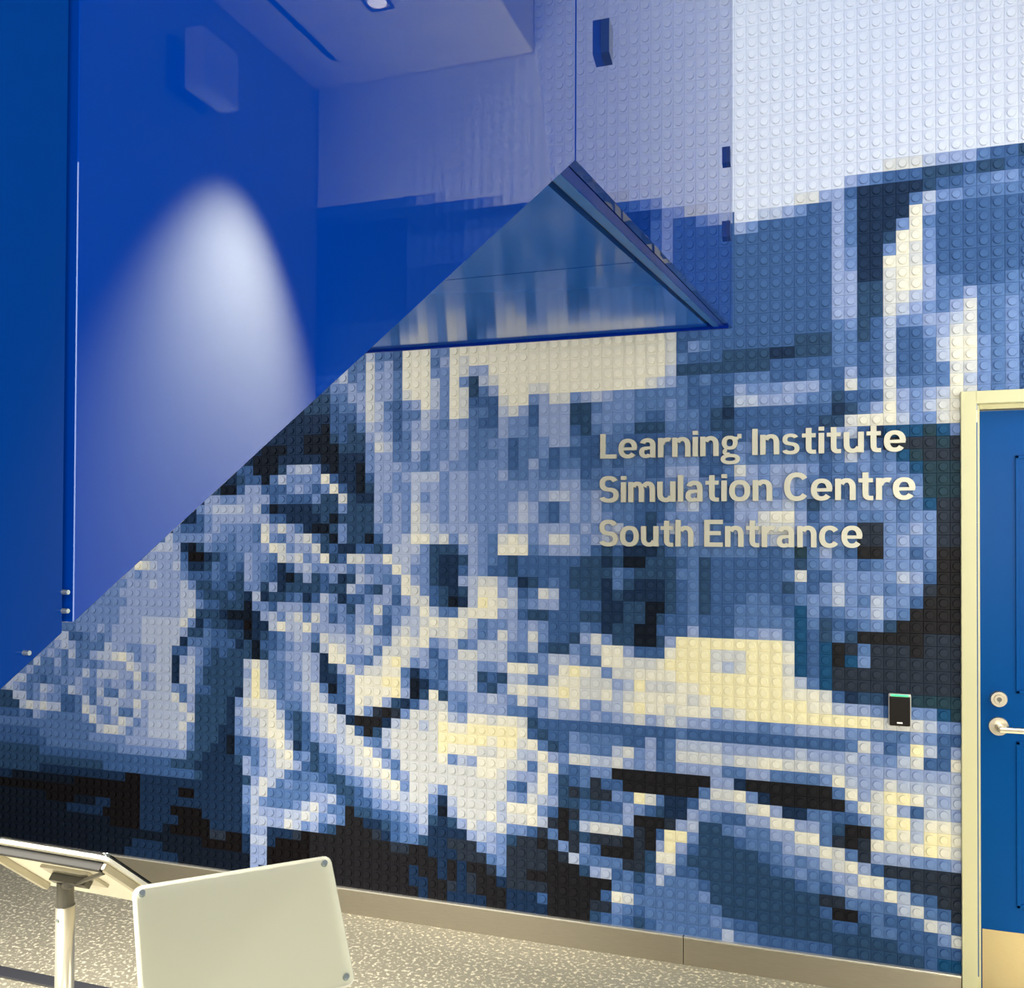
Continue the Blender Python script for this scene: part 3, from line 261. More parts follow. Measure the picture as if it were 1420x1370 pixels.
    [8, 8, 8, 8, 8, 8, 9, 9, 9, 9, 9, 9, 9, 10, 10, 10, 10, 10, 11, 11, 11, 11, 11, 11, 11, 12, 9, 7, 7, 4, 4, 2, 8, 8, 9, 11, 12, 13, 14, 9, 10, 7, 8, 9, 11, 12, 13, 13, 14, 11, 9, 13, 13, 13, 13, 13, 13, 13, 13, 14, 14, 13, 12, 11, 11, 14, 10, 7, 8, 9, 3, 8, 8, 1, 1, 1, 1, 1, 1, 1, 9, 13, 13, 14, 10, 4, 1, 1, 1, 1, 1, 1, 10, 14, 13, 14, 11, 8, 12, 12, 11, 8, 8, 8, 8, 8, 8, 8, 8, 8, 8, 8, 8, 8, 8, 8, 8, 8, 8, 8, 8, 8, 8, 8, 8, 8, 8],
    [8, 8, 8, 8, 8, 8, 8, 9, 9, 9, 9, 9, 9, 9, 9, 9, 9, 10, 10, 10, 10, 10, 10, 10, 10, 10, 7, 7, 4, 4, 4, 4, 7, 11, 9, 11, 12, 13, 13, 11, 8, 7, 8, 8, 10, 11, 12, 13, 13, 14, 10, 11, 13, 13, 13, 13, 13, 13, 13, 13, 13, 13, 9, 8, 12, 14, 10, 7, 3, 7, 3, 3, 10, 9, 15, 13, 9, 4, 4, 8, 12, 11, 11, 12, 13, 14, 11, 4, 4, 9, 9, 8, 8, 10, 12, 15, 15, 12, 14, 14, 13, 8, 8, 8, 8, 8, 8, 8, 8, 8, 8, 8, 8, 8, 8, 8, 8, 8, 8, 8, 8, 8, 8, 8, 8, 8, 8],
    [7, 7, 7, 7, 7, 7, 8, 8, 8, 8, 8, 8, 8, 8, 8, 8, 8, 8, 8, 8, 8, 8, 8, 8, 7, 7, 7, 4, 4, 4, 4, 4, 4, 11, 10, 11, 12, 12, 9, 8, 9, 9, 8, 7, 7, 9, 10, 11, 12, 13, 14, 10, 13, 13, 12, 10, 13, 13, 13, 13, 13, 13, 11, 10, 13, 12, 11, 7, 7, 8, 7, 8, 8, 11, 10, 8, 7, 4, 4, 11, 10, 9, 8, 8, 11, 11, 14, 14, 11, 11, 9, 7, 1, 1, 10, 15, 14, 12, 15, 15, 14, 8, 8, 8, 8, 8, 8, 8, 8, 8, 8, 8, 8, 8, 8, 8, 8, 8, 8, 8, 8, 8, 8, 8, 8, 8, 8],
    [7, 7, 7, 7, 7, 7, 7, 7, 7, 7, 7, 7, 7, 7, 7, 8, 8, 8, 8, 8, 8, 8, 8, 8, 8, 8, 8, 7, 4, 4, 4, 4, 4, 7, 11, 13, 12, 9, 10, 9, 9, 10, 10, 9, 7, 7, 8, 10, 11, 12, 13, 12, 13, 13, 10, 4, 12, 13, 13, 13, 13, 12, 14, 14, 14, 10, 8, 1, 3, 9, 9, 9, 9, 11, 1, 1, 1, 3, 11, 12, 7, 7, 9, 10, 9, 9, 11, 11, 14, 14, 9, 3, 1, 3, 14, 13, 13, 14, 15, 14, 13, 8, 8, 8, 8, 8, 8, 8, 8, 8, 8, 8, 8, 8, 8, 8, 8, 8, 8, 8, 8, 8, 8, 8, 8, 8, 8],
    [7, 7, 7, 7, 7, 7, 4, 4, 4, 4, 4, 4, 4, 4, 4, 4, 4, 4, 0, 0, 4, 4, 4, 4, 4, 4, 4, 4, 4, 4, 4, 4, 4, 10, 12, 13, 9, 9, 9, 9, 9, 11, 11, 12, 8, 7, 8, 8, 10, 11, 11, 12, 12, 12, 9, 2, 11, 13, 13, 13, 14, 12, 13, 13, 14, 12, 3, 1, 7, 12, 13, 13, 13, 9, 3, 1, 8, 15, 15, 10, 7, 7, 7, 8, 9, 9, 9, 11, 12, 12, 14, 13, 9, 3, 11, 11, 11, 10, 10, 10, 11, 8, 8, 8, 8, 8, 8, 8, 8, 8, 8, 8, 8, 8, 8, 8, 8, 8, 8, 8, 8, 8, 8, 8, 8, 8, 8],
    [4, 4, 2, 2, 2, 2, 2, 2, 2, 2, 2, 0, 0, 0, 0, 0, 0, 0, 0, 0, 4, 4, 4, 4, 4, 0, 0, 4, 4, 4, 4, 4, 4, 10, 12, 10, 9, 9, 9, 10, 12, 13, 11, 9, 9, 1, 7, 7, 8, 8, 9, 10, 11, 12, 7, 4, 7, 11, 13, 12, 12, 13, 10, 10, 8, 3, 9, 1, 3, 7, 3, 3, 3, 1, 3, 1, 11, 15, 11, 8, 7, 7, 7, 7, 7, 8, 9, 10, 9, 10, 12, 13, 14, 11, 8, 3, 3, 3, 3, 3, 3, 8, 8, 8, 8, 8, 8, 8, 8, 8, 8, 8, 8, 8, 8, 8, 8, 8, 8, 8, 8, 8, 8, 8, 8, 8, 8],
    [0, 0, 0, 0, 0, 0, 0, 0, 0, 0, 0, 0, 0, 0, 0, 0, 0, 0, 0, 0, 4, 4, 4, 4, 4, 4, 4, 4, 4, 4, 4, 4, 4, 9, 12, 11, 11, 11, 12, 12, 13, 12, 10, 11, 9, 1, 1, 4, 4, 7, 8, 9, 10, 11, 4, 4, 4, 4, 11, 12, 11, 10, 7, 3, 3, 1, 3, 10, 3, 10, 8, 1, 1, 1, 3, 7, 14, 14, 9, 7, 7, 7, 7, 7, 7, 7, 8, 9, 10, 9, 9, 11, 11, 14, 14, 9, 8, 3, 3, 3, 3, 8, 8, 8, 8, 8, 8, 8, 8, 8, 8, 8, 8, 8, 8, 8, 8, 8, 8, 8, 8, 8, 8, 8, 8, 8, 8],
    [2, 2, 2, 2, 2, 2, 2, 0, 0, 0, 0, 2, 2, 2, 4, 4, 0, 0, 0, 0, 4, 4, 4, 4, 0, 0, 0, 0, 4, 4, 4, 4, 4, 8, 12, 12, 11, 11, 13, 12, 10, 11, 8, 7, 1, 1, 1, 1, 3, 4, 8, 9, 9, 7, 4, 4, 3, 3, 3, 10, 11, 10, 3, 3, 3, 3, 1, 3, 12, 9, 9, 9, 9, 3, 3, 7, 11, 12, 8, 8, 7, 7, 7, 7, 7, 7, 7, 7, 8, 9, 8, 10, 12, 11, 11, 14, 12, 9, 8, 3, 3, 8, 8, 8, 8, 8, 8, 8, 8, 8, 8, 8, 8, 8, 8, 8, 8, 8, 8, 8, 8, 8, 8, 8, 8, 8, 8],
    [2, 2, 2, 2, 2, 2, 2, 2, 2, 2, 4, 4, 4, 4, 4, 0, 0, 0, 0, 0, 4, 4, 4, 4, 4, 0, 0, 0, 0, 4, 4, 4, 4, 8, 11, 11, 4, 4, 4, 3, 0, 1, 1, 1, 1, 1, 1, 1, 1, 1, 3, 3, 1, 1, 4, 4, 4, 3, 3, 3, 9, 10, 3, 3, 3, 3, 1, 1, 1, 7, 11, 12, 8, 9, 7, 9, 12, 9, 9, 9, 8, 7, 7, 7, 7, 7, 7, 7, 7, 7, 3, 3, 9, 9, 9, 9, 12, 13, 9, 8, 3, 8, 8, 8, 8, 8, 8, 8, 8, 8, 8, 8, 8, 8, 8, 8, 8, 8, 8, 8, 8, 8, 8, 8, 8, 8, 8],
    [2, 2, 2, 2, 2, 2, 2, 2, 2, 2, 2, 2, 2, 2, 2, 2, 0, 0, 0, 0, 4, 4, 4, 2, 0, 0, 0, 0, 0, 3, 3, 0, 0, 4, 12, 12, 4, 0, 0, 0, 0, 1, 1, 1, 1, 1, 1, 1, 1, 1, 1, 1, 1, 1, 1, 4, 1, 4, 1, 1, 3, 9, 3, 3, 1, 1, 1, 1, 1, 1, 1, 1, 9, 9, 8, 9, 9, 9, 9, 9, 10, 7, 7, 7, 7, 7, 7, 7, 7, 7, 8, 1, 1, 8, 9, 8, 8, 9, 13, 12, 8, 8, 8, 8, 8, 8, 8, 8, 8, 8, 8, 8, 8, 8, 8, 8, 8, 8, 8, 8, 8, 8, 8, 8, 8, 8, 8],
    [2, 2, 2, 2, 2, 2, 2, 2, 2, 2, 2, 2, 2, 2, 2, 2, 2, 2, 2, 2, 2, 2, 2, 2, 2, 2, 2, 2, 0, 0, 0, 0, 0, 4, 11, 11, 0, 0, 0, 0, 0, 1, 1, 1, 1, 1, 1, 1, 1, 1, 1, 1, 4, 1, 1, 4, 1, 4, 3, 1, 1, 4, 3, 3, 3, 3, 1, 1, 1, 1, 1, 8, 14, 13, 9, 9, 9, 9, 9, 9, 9, 9, 7, 7, 7, 7, 7, 7, 7, 7, 7, 8, 8, 7, 9, 9, 8, 8, 8, 10, 13, 8, 8, 8, 8, 8, 8, 8, 8, 8, 8, 8, 8, 8, 8, 8, 8, 8, 8, 8, 8, 8, 8, 8, 8, 8, 8],
    [2, 2, 2, 2, 2, 2, 2, 2, 2, 2, 2, 2, 2, 2, 2, 2, 2, 2, 2, 4, 4, 4, 4, 2, 2, 2, 2, 2, 2, 2, 2, 2, 2, 2, 11, 11, 0, 0, 0, 0, 0, 1, 1, 1, 1, 1, 1, 1, 1, 1, 1, 1, 4, 4, 1, 1, 3, 4, 3, 1, 1, 1, 4, 4, 4, 8, 1, 1, 1, 1, 3, 3, 10, 9, 8, 9, 9, 9, 9, 9, 9, 10, 9, 8, 8, 7, 7, 7, 7, 7, 7, 7, 7, 7, 7, 7, 8, 8, 8, 8, 8, 8, 8, 8, 8, 8, 8, 8, 8, 8, 8, 8, 8, 8, 8, 8, 8, 8, 8, 8, 8, 8, 8, 8, 8, 8, 8],
    [2, 2, 2, 2, 2, 2, 2, 2, 2, 2, 2, 2, 2, 2, 2, 2, 2, 2, 4, 4, 4, 4, 4, 4, 4, 2, 2, 2, 2, 2, 2, 2, 2, 2, 11, 4, 0, 0, 0, 0, 0, 1, 1, 1, 1, 1, 1, 1, 1, 1, 1, 1, 1, 4, 1, 1, 4, 4, 4, 4, 1, 1, 4, 4, 4, 4, 1, 1, 1, 1, 7, 8, 9, 8, 7, 8, 9, 9, 9, 9, 9, 9, 12, 9, 9, 8, 8, 8, 8, 8, 8, 7, 7, 7, 7, 7, 7, 7, 8, 6, 6, 8, 8, 8, 8, 8, 8, 8, 8, 8, 8, 8, 8, 8, 8, 8, 8, 8, 8, 8, 8, 8, 8, 8, 8, 8, 8],
]
SEAM = -12                     # the two printed halves meet here; the left half is shifted
def cell(c, r):
    x = X0 + c * T + (0.28 * T if c < SEAM else 0.0); sx = 1.0
    if c == SEAM: x += 0.14 * T; sx = 0.72
    return x, Z0 - (r - 18) * T, sx

def brick_geo(seg=14):
    h = T / 2 - 0.00015; ch = 0.0012; V = []; Fc = []
    def ring(hh, y): 
        i = len(V); V.extend([(-hh, y, -hh), (hh, y, -hh), (hh, y, hh), (-hh, y, hh)]); return i
    a = ring(h, 0.006); b2 = ring(h, ch); c2 = ring(h - ch, 0.0)
    for p, q in ((a, b2), (b2, c2)):
        for k in range(4): Fc.append((p + k, p + (k + 1) % 4, q + (k + 1) % 4, q + k))
    Fc.append((c2, c2 + 1, c2 + 2, c2 + 3))
    R, H, B = 0.0152, 0.0064, 0.0013
    rings = []
    for rr, y in ((R, 0.0), (R, -(H - B)), (R - B, -H)):
        rings.append(len(V))
        for k in range(seg):
            t = 2 * math.pi * (k + 0.5) / seg; V.append((rr * math.cos(t), y, rr * math.sin(t)))
    for p, q in zip(rings, rings[1:]):
        for k in range(seg): Fc.append((p + k, p + (k + 1) % seg, q + (k + 1) % seg, q + k))
    Fc.append(tuple(rings[-1] + k for k in range(seg)))
    return np.array(V, dtype=np.float32), Fc
BV, BF = brick_geo()

def visible_px(x, z):
    d = Vector((x, 0, z)) - CAM; dz = d.dot(CF)
    return IMG_W / 2 + FPX * d.dot(CR) / dz, CYPX - FPX * d.dot(CU) / dz, dz
cells = []
for r in range(ROWS0, 65):
    for c in range(COLS0, 39):
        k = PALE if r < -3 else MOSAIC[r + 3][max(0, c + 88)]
        x, z, sx = cell(c, r)
        if x + T / 2 > XR: continue
        if x - T / 2 > DX0 - 0.035 and x + T / 2 < DX1 + 0.035 and z + T / 2 < DTOP + 0.035: continue
        if x > 0.56 and z > 3.70: continue
        px, py, dz = visible_px(x, z)
        size = 0.0
        if 0 < px < IMG_W and 0 < py < IMG_H and px > 1016 and sx == 1.0:
            size = (1.0 / dz) ** 2 * (1 + 0.35 * (px - 710) / FPX)
        cells.append((size, x, z, sx, k))
order = sorted(range(len(cells)), key=lambda i: -cells[i][0])
single = set(order[:300])
brick_mesh = {}
for i in order[:300]:
    _, x, z, sx, k = cells[i]
    if k not in brick_mesh:
        me = bpy.data.meshes.new('brick'); me.from_pydata(BV.tolist(), [], BF); me.materials.append(BRICK[k]); brick_mesh[k] = me
    o = bpy.data.objects.new('brick', brick_mesh[k]); link(o, wall); o.location = (x, 0, z)
rest = [cells[i] for i in range(len(cells)) if i not in single]
nv = len(BV); loops = np.concatenate([np.array(f) for f in BF]); lt = np.array([len(f) for f in BF])
N = len(rest)
off = np.array([(q[1], 0, q[2]) for q in rest], dtype=np.float32); sc = np.ones((N, 3), dtype=np.float32); sc[:, 0] = [q[3] for q in rest]
co = (BV[None] * sc[:, None] + off[:, None]).reshape(-1, 3)
me = bpy.data.meshes.new('small_bricks')
me.vertices.add(N * nv); me.vertices.foreach_set('co', co.ravel())
L = (loops[None] + (np.arange(N) * nv)[:, None]).ravel().astype(np.int32)
me.loops.add(len(L)); me.loops.foreach_set('vertex_index', L)
tot = np.tile(lt, N).astype(np.int32); st = np.concatenate([[0], np.cumsum(tot)[:-1]]).astype(np.int32)
me.polygons.add(len(tot)); me.polygons.foreach_set('loop_start', st); me.polygons.foreach_set('loop_total', tot)
for m in BRICK: me.materials.append(m)
me.polygons.foreach_set('material_index', np.repeat(np.array([q[4] for q in rest], dtype=np.int32), len(BF)))
me.polygons.foreach_set('use_smooth', np.zeros(len(tot), dtype=bool))
me.update(calc_edges=True)
o = bpy.data.objects.new('small_bricks', me); link(o, wall); o['kind'] = 'stuff'

# ---------------------------------------------------------------- baseboard
base = bpy.data.objects.new('baseboard_back', None); link(base); struct(base)
for a, bb in ((-4.75, -0.5665), (-0.5635, DX0 - 0.052)):
    seg = mkbox('steel_segment', (a, 0.004, 0.0), (bb, -0.014, 0.104), M_steel, base, 0.001)
    mkbox('top_lip', (a, 0.004, 0.104), (bb, -0.017, 0.111), M_lip, seg, 0.001)

# ---------------------------------------------------------------- door
door = bpy.data.objects.new('door_1', None); link(door); struct(door); door.location = (0, 0, 0)
fr = bpy.data.objects.new('door_frame', None); link(fr, door)
FO, FI = DX0 - 0.05, DX0           # frame outer/inner edges on the left
GO, GI = DX1 + 0.05, DX1
TO, TI = DTOP + 0.045, DTOP
for nm, a, bb in (('jamb', (FO, -0.022, 0), (FI, 0.02, TO)), ('jamb', (GI, -0.022, 0), (GO, 0.02, TO)), ('head', (FI, -0.022, TI), (GI, 0.02, TO))):
    mkbox(nm, a, bb, M_frame, fr, 0.002)
for nm, a, bb in (('stop', (FI - 0.004, 0.02, 0), (FI + 0.016, 0.075, TI)), ('stop', (GI - 0.016, 0.02, 0), (GI + 0.004, 0.075, TI)), ('stop', (FI + 0.016, 0.02, TI - 0.016), (GI - 0.016, 0.075, TI + 0.004))):
    mkbox(nm, a, bb, M_frame, fr, 0.0015)
LX0, LX1, LT = FI + 0.017, GI - 0.017, TI - 0.022
leaf = mkbox('door_leaf', (LX0, 0.032, 0.012), (LX1, 0.072, LT), M_door, door, 0.002)
def moulding(z0, z1):
    bm = bmesh.new(); x0, x1 = LX0 + 0.115, LX1 - 0.115
    for a, bb in (((x0, z0), (x0 + 0.012, z1)), ((x1 - 0.012, z0), (x1, z1)), ((x0, z0), (x1, z0 + 0.012)), ((x0, z1 - 0.012), (x1, z1))):
        box(bm, (a[0], 0.034, a[1]), (bb[0], 0.027, bb[1]), 0.002)
    return obj('panel_moulding', bm, M_door, leaf)
moulding(1.12, 1.97); moulding(0.36, 0.95)
mkbox('kick_plate', (LX0 + 0.004, 0.0325, 0.02), (LX1 - 0.004, 0.0295, 0.272), M_kick, leaf, 0.0006)
bm = bmesh.new(); tube(bm, (0.551, 0.033, 1.098), (0.551, 0.016, 1.098), 0.030, 0.0265); tube(bm, (0.551, 0.016, 1.098), (0.551, 0.011, 1.098), 0.018, 0.016)
db = obj('deadbolt', bm, M_chrome, leaf)
bm = bmesh.new(); tube(bm, (0.551, 0.033, 1.0), (0.551, 0.024, 1.0), 0.034, 0.032); tube(bm, (0.551, 0.025, 1.0), (0.551, -0.028, 1.0), 0.012)
box(bm, (0.540, -0.016, 0.989), (0.672, -0.038, 1.009), 0.006)
obj('lever_handle', bm, M_chrome, leaf)
bm = bmesh.new(); tube(bm, (0.551, 0.012, 1.0985), (0.551, 0.0095, 1.0985), 0.008); box(bm, (0.5498, 0.011, 1.086), (0.5522, 0.0092, 1.094))
obj('keyhole', bm, M_alud, leaf)
for z in (0.25, 1.05, 1.85):
    bm = bmesh.new(); tube(bm, (LX1 + 0.006, 0.028, z - 0.05), (LX1 + 0.006, 0.028, z + 0.05), 0.006, seg=12); obj('hinge', bm, M_chrome, leaf)

# ---------------------------------------------------------------- card reader
rd = thing('card_reader', 'black card reader with a green light strip beside the blue door', 'card reader', (0.2205, -0.006, 1.045))
mkbox('body', (-0.039, 0.006, -0.058), (0.039, -0.014, 0.0595), M_rim, rd, 0.006)
mkbox('face', (-0.0355, -0.010, -0.0575), (0.0355, -0.0185, 0.0495), M_black, rd, 0.004)
mkbox('light_strip', (-0.030, -0.010, 0.0505), (0.030, -0.0165, 0.0565), M_led, rd, 0.0015)
mkbox('logo', (-0.010, -0.018, -0.0485), (0.009, -0.0189, -0.0425), M_white, rd)

# ---------------------------------------------------------------- raised lettering
def arc(cx, cy, rx, ry, tx, ty, a0, a1, n=22, ex=2.3):
    """band of a rounded bowl as a ring of quads in the letter plane"""
    q = []
    for k in range(n + 1):
        a = math.radians(a0 + (a1 - a0) * k / n); c, s = math.cos(a), math.sin(a)
        sc = lambda v: math.copysign(abs(v) ** (2 / ex), v)
        q.append(((cx + rx * sc(c), cy + ry * sc(s)), (cx + (rx - tx) * sc(c), cy + (ry - ty) * sc(s))))
    return [[(q[k][0], q[k + 1][0], q[k + 1][1], q[k][1]) for k in range(n)]]
def bar(x0, y0, x1, y1): return [[((x0, y0), (x1, y0), (x1, y1), (x0, y1))]]
SW, SH, XH = 0.19, 0.155, 0.765            # stem, crossbar, x-height (cap height = 1)
def arch(x0, w): return arc(x0 + w / 2 + 0.03, 0.43, w / 2 - 0.03, XH + 0.012 - 0.43, SW, SH, 0, 150) + bar(x0 + w - SW, 0, x0 + w, 0.44)
def glyph(ch):
    """quads and width of one letter, heavy grotesque sans"""
    if ch == 'L': return bar(0, 0, SW, 1) + bar(0, 0, 0.62, 0.165), 0.62
    if ch == 'I': return bar(0, 0, SW, 1), SW
    if ch == 'E': return bar(0, 0, SW, 1) + bar(0, 0, 0.67, 0.16) + bar(0, 0.43, 0.60, 0.58) + bar(0, 0.84, 0.67, 1), 0.67
    if ch == 'S': return arc(0.37, 0.715, 0.345, 0.30, SW, SH, 22, 270) + arc(0.37, 0.275, 0.37, 0.29, SW, SH, 90, -158), 0.74
    if ch == 'C': return arc(0.42, 0.5, 0.42, 0.515, 0.195, 0.165, 38, 322, 34), 0.80
    if ch == 'o': return arc(0.36, XH / 2, 0.36, XH / 2 + 0.012, SW, SH, 0, 360, 36), 0.72
    if ch == 'c': return arc(0.35, XH / 2, 0.35, XH / 2 + 0.012, SW, SH, 36, 324, 32), 0.66
    if ch == 'e': return arc(0.35, XH / 2, 0.35, XH / 2 + 0.012, SW, SH, 0, 322, 34) + bar(0.10, 0.315, 0.685, 0.43), 0.70
    if ch == 'a': return arc(0.25, 0.215, 0.25, 0.228, SW * 0.95, 0.135, 60, 330, 26) + arc(0.31, 0.50, 0.29, 0.277, SW, SH, 0, 162) + bar(0.41, 0, 0.60, 0.52) + bar(0.25, 0.325, 0.5, 0.445), 0.62
    if ch == 'n': return bar(0, 0, SW, XH) + arch(0.02, 0.64), 0.66
    if ch == 'h': return bar(0, 0, SW, 1) + arch(0.02, 0.64), 0.66
    if ch == 'm': return bar(0, 0, SW, XH) + arch(0.02, 0.56) + arch(0.41, 0.57), 0.98
    if ch == 'r': return bar(0, 0, SW, XH) + arc(0.36, 0.43, 0.33, 0.345, SW, SH, 68, 165), 0.44
    if ch == 'u': return bar(0.47, 0, 0.66, XH) + bar(0, 0.33, SW, XH) + arc(0.305, 0.33, 0.305, 0.342, SW, SH, 180, 335), 0.66
    if ch == 'i': return bar(0, 0, SW, XH) + bar(0, 0.855, SW, 1), SW
    if ch == 'l': return bar(0, 0, SW, 1), SW
    if ch == 't': return bar(0.13, 0.2, 0.13 + SW, 0.97) + bar(0, 0.62, 0.46, XH) + arc(0.37, 0.23, 0.24, 0.24, SW, 0.15, 180, 270, 10) + bar(0.36, -0.01, 0.47, 0.14), 0.47
    if ch == 's': return arc(0.30, 0.553, 0.275, 0.224, 0.16, 0.13, 24, 270) + arc(0.30, 0.217, 0.30, 0.229, 0.16, 0.13, 90, -158), 0.60
    if ch == 'g': return (arc(0.31, 0.50, 0.28, 0.27, 0.165, 0.125, 0, 360, 30) + arc(0.33, -0.135, 0.34, 0.20, 0.16, 0.125, 0, 360, 30)
                          + arc(0.26, 0.15, 0.21, 0.14, 0.13, 0.11, 110, 290, 12) + bar(0.48, 0.61, 0.62, 0.72) + bar(0.58, 0.66, 0.72, 0.83)), 0.70
    return [], 0.0
GAP, SPACE = 0.085, 0.40
def lettering(text, x_left, x_right, z_base, cap, label):
    root = thing('raised_lettering', label, 'lettering', (x_left, -0.003, z_base))
    x = 0.0; place = []
    for ch in text:
        if ch == ' ': x += SPACE - GAP; continue
        g, wd = glyph(ch); place.append((x, g)); x += wd + GAP
    total = x - GAP; kx = (x_right - x_left) / total
    for px, g in place:
        V = []; Fs = []
        for q, dy in [(q, 0.00025 * n_) for n_, comp in enumerate(g) for q in comp]:    # every quad becomes a little prism
            i = len(V)
            for y in (-0.016 + dy, 0.002):
                V += [((px + a) * kx, y, b_ * cap) for a, b_ in q]
            Fs += [(i, i + 1, i + 2, i + 3), (i + 7, i + 6, i + 5, i + 4)] + [(i + k, i + 4 + k, i + 4 + (k + 1) % 4, i + (k + 1) % 4) for k in range(4)]
        bm = bmesh.new(); vv = [bm.verts.new(v) for v in V]
        for f in Fs: bm.faces.new([vv[k] for k in f])
        obj('letter', bm, M_letter, root)
lettering('Learning Institute', -0.903, 0.243, 1.991, 0.100, 'top line of raised grey letters reading Learning Institute on the stud wall')
lettering('Simulation Centre', -0.908, 0.275, 1.814, 0.105, 'middle line of raised grey letters reading Simulation Centre')
lettering('South Entrance', -0.908, 0.094, 1.637, 0.105, 'bottom line of raised grey letters reading South Entrance')

# ---------------------------------------------------------------- staircase with blue glass side
XP = -0.313
YE, YC, YJ = -0.652, -2.566, -3.388         # far end, landing corner, joint in the flight
SLF = 0.633                                  # flight slope
SLL = 0.1025                                 # landing rises gently towards the mural
ZC = 2.148
def zb(y): return ZC + SLL * (y - YC) if y > YC else ZC + SLF * (y - YC)
stair = thing('staircase', 'overhead staircase with glossy blue glass side panels and blue underside', 'staircase', (0, 0, 0))
HP = 1.62
def panel(y0, y1, m):
    bm = bmesh.new()
    ys = [y0, y1]
    prism(bm, [(y0, zb(y0)), (y1, zb(y1)), (y1, zb(y1) + HP), (y0, zb(y0) + HP)], 0, XP - 0.014, XP)
    bmesh.ops.bevel(bm, geom=bm.edges[:], offset=0.0004, segments=1, affect='EDGES')
    return obj('glass_side_panel', bm, m, stair)
p1 = panel(YE, YC + 0.003, M_glass)
p2 = panel(YC - 0.003, YJ, M_glass)
p3 = panel(YJ - 0.006, -6.0, M_glass2)
# joint strips behind the glass
mkbox('joint_strip', (XP - 0.03, YC - 0.003, ZC + 0.001), (XP - 0.003, YC + 0.003, ZC + HP), M_gedge, stair)
mkbox('joint_strip', (XP - 0.03, YJ - 0.012, zb(YJ) + 0.03), (XP - 0.013, YJ + 0.006, zb(YJ) + HP), M_gedge, stair)
# glass clamps
for y, z in ((-2.42, 2.374), (-0.83, 2.830), (-0.83, 2.604)):
    bm = bmesh.new(); prism(bm, [(y - 0.012, z - 0.022), (y + 0.010, z - 0.030), (y + 0.014, z + 0.022), (y - 0.012, z + 0.026)], 0, XP, XP + 0.012)
    obj('glass_clamp', bm, M_clamp, stair)
# fixing bolts near the lower joint
for y, dz in ((-3.394, 0.0175), (-3.394, 0.0095), (-3.414, 0.0065)):
    bm = bmesh.new(); tube(bm, (XP - 0.004, y, zb(y) + dz), (XP + 0.003, y, zb(y) + dz), 0.0013, 0.0010, seg=12); obj('fixing_bolt', bm, M_screw, stair)
# sloping underside of the landing
XL = -1.95
def slab(name, x0, x1, y0, y1, dz0, dz1, m):
    bm = bmesh.new()
    prism(bm, [(y0, zb(y0) + dz0), (y1, zb(y1) + dz0), (y1, zb(y1) + dz1), (y0, zb(y0) + dz1)], 0, x0, x1)
    return obj(name, bm, m, stair)
YD = -0.735
slab('edge_channel', XP - 0.016, XP - 0.034, YD, YC, 0.000, 0.04, M_gedge)
slab('fascia_strip', XP - 0.034, XP - 0.052, YD, YC, -0.001, 0.04, M_fasc)
slab('groove', XP - 0.052, XP - 0.068, YD, YC, 0.014, 0.04, M_dark)
YS = -1.862
slab('soffit_panel', XP - 0.068, XL, YD, YS + 0.003, 0.002, 0.04, M_soff)
slab('soffit_panel', XP - 0.068, XL, YS - 0.003, YC, 0.002, 0.04, M_soff)
slab('landing_slab', XP - 0.02, XL, YD, YC, 0.042, 0.24, M_tread)
mkbox('back_edge_trim', (XL, YD, zb(YD) - 0.008), (XP - 0.004, YD + 0.010, zb(YD) + 0.05), M_gedge, stair)
# flight behind the lower panels
bm = bmesh.new(); ye = YC - (ZC) / SLF
prism(bm, [(YC, ZC + 0.06), (ye + 0.05, 0.0), (ye + 0.05 - 0.3, 0.0), (YC, ZC + 0.24)], 0, XL, XP - 0.02)
obj('flight_slab', bm, M_tread, stair)
nst = 13
for i in range(nst):
    y1 = YC - 0.001 - i * (YC - ye) / nst; y0 = y1 - (YC - ye) / nst
    zt = ZC + 0.24 - (i + 0.35) * ZC / nst
    mkbox('tread', (XL, y0 - 0.02, zt - 0.03), (XP - 0.02, y1, zt), M_tread, stair)

# ---------------------------------------------------------------- things on the side wall and lower ceiling (seen mirrored in the glass)
sp = thing('wall_speaker', 'pale square speaker on a dark backplate high on the side wall', 'speaker', (XR, -0.913, 3.347))
mkbox('patch', (0.0, 0.100, -0.100), (-0.018, -0.100, 0.100), M_plate, sp, 0.002)  # thin dark navy square on the wall behind the cabinet
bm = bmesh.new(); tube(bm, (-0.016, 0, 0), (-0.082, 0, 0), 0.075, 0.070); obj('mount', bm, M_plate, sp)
mkbox('cabinet', (-0.080, 0.102, -0.107), (-0.156, -0.102, 0.107), M_spk, sp, 0.003)
mkbox('grille', (-0.155, 0.096, -0.100), (-0.161, -0.096, 0.100), mat('speaker_grille', (240, 242, 246), 0.6), sp, 0.002)
dl = thing('recessed_downlight', 'square recessed downlight in the lower ceiling by the side wall', 'downlight', (1.025, -0.544, 3.71))
bm = bmesh.new()
for a, bb in (((-0.05, -0.05), (0.05, -0.04)), ((-0.05, 0.04), (0.05, 0.05)), ((-0.05, -0.04), (-0.04, 0.04)), ((0.04, -0.04), (0.05, 0.04))):
    box(bm, (a[0], a[1], 0.0), (bb[0], bb[1], -0.006))
obj('trim_ring', bm, mat('downlight_trim', (30, 40, 70), 0.4), dl)
bm = bmesh.new(); tube(bm, (0, 0, -0.001), (0, 0, -0.004), 0.036); obj('lens', bm, M_lamp, dl)
sl = bpy.data.lights.new('downlight_beam', 'SPOT'); sl.energy = 6000; sl.color = (1.0, 0.93, 0.70); sl.spot_size = math.radians(56); sl.spot_blend = 1.0; sl.shadow_soft_size = 0.03
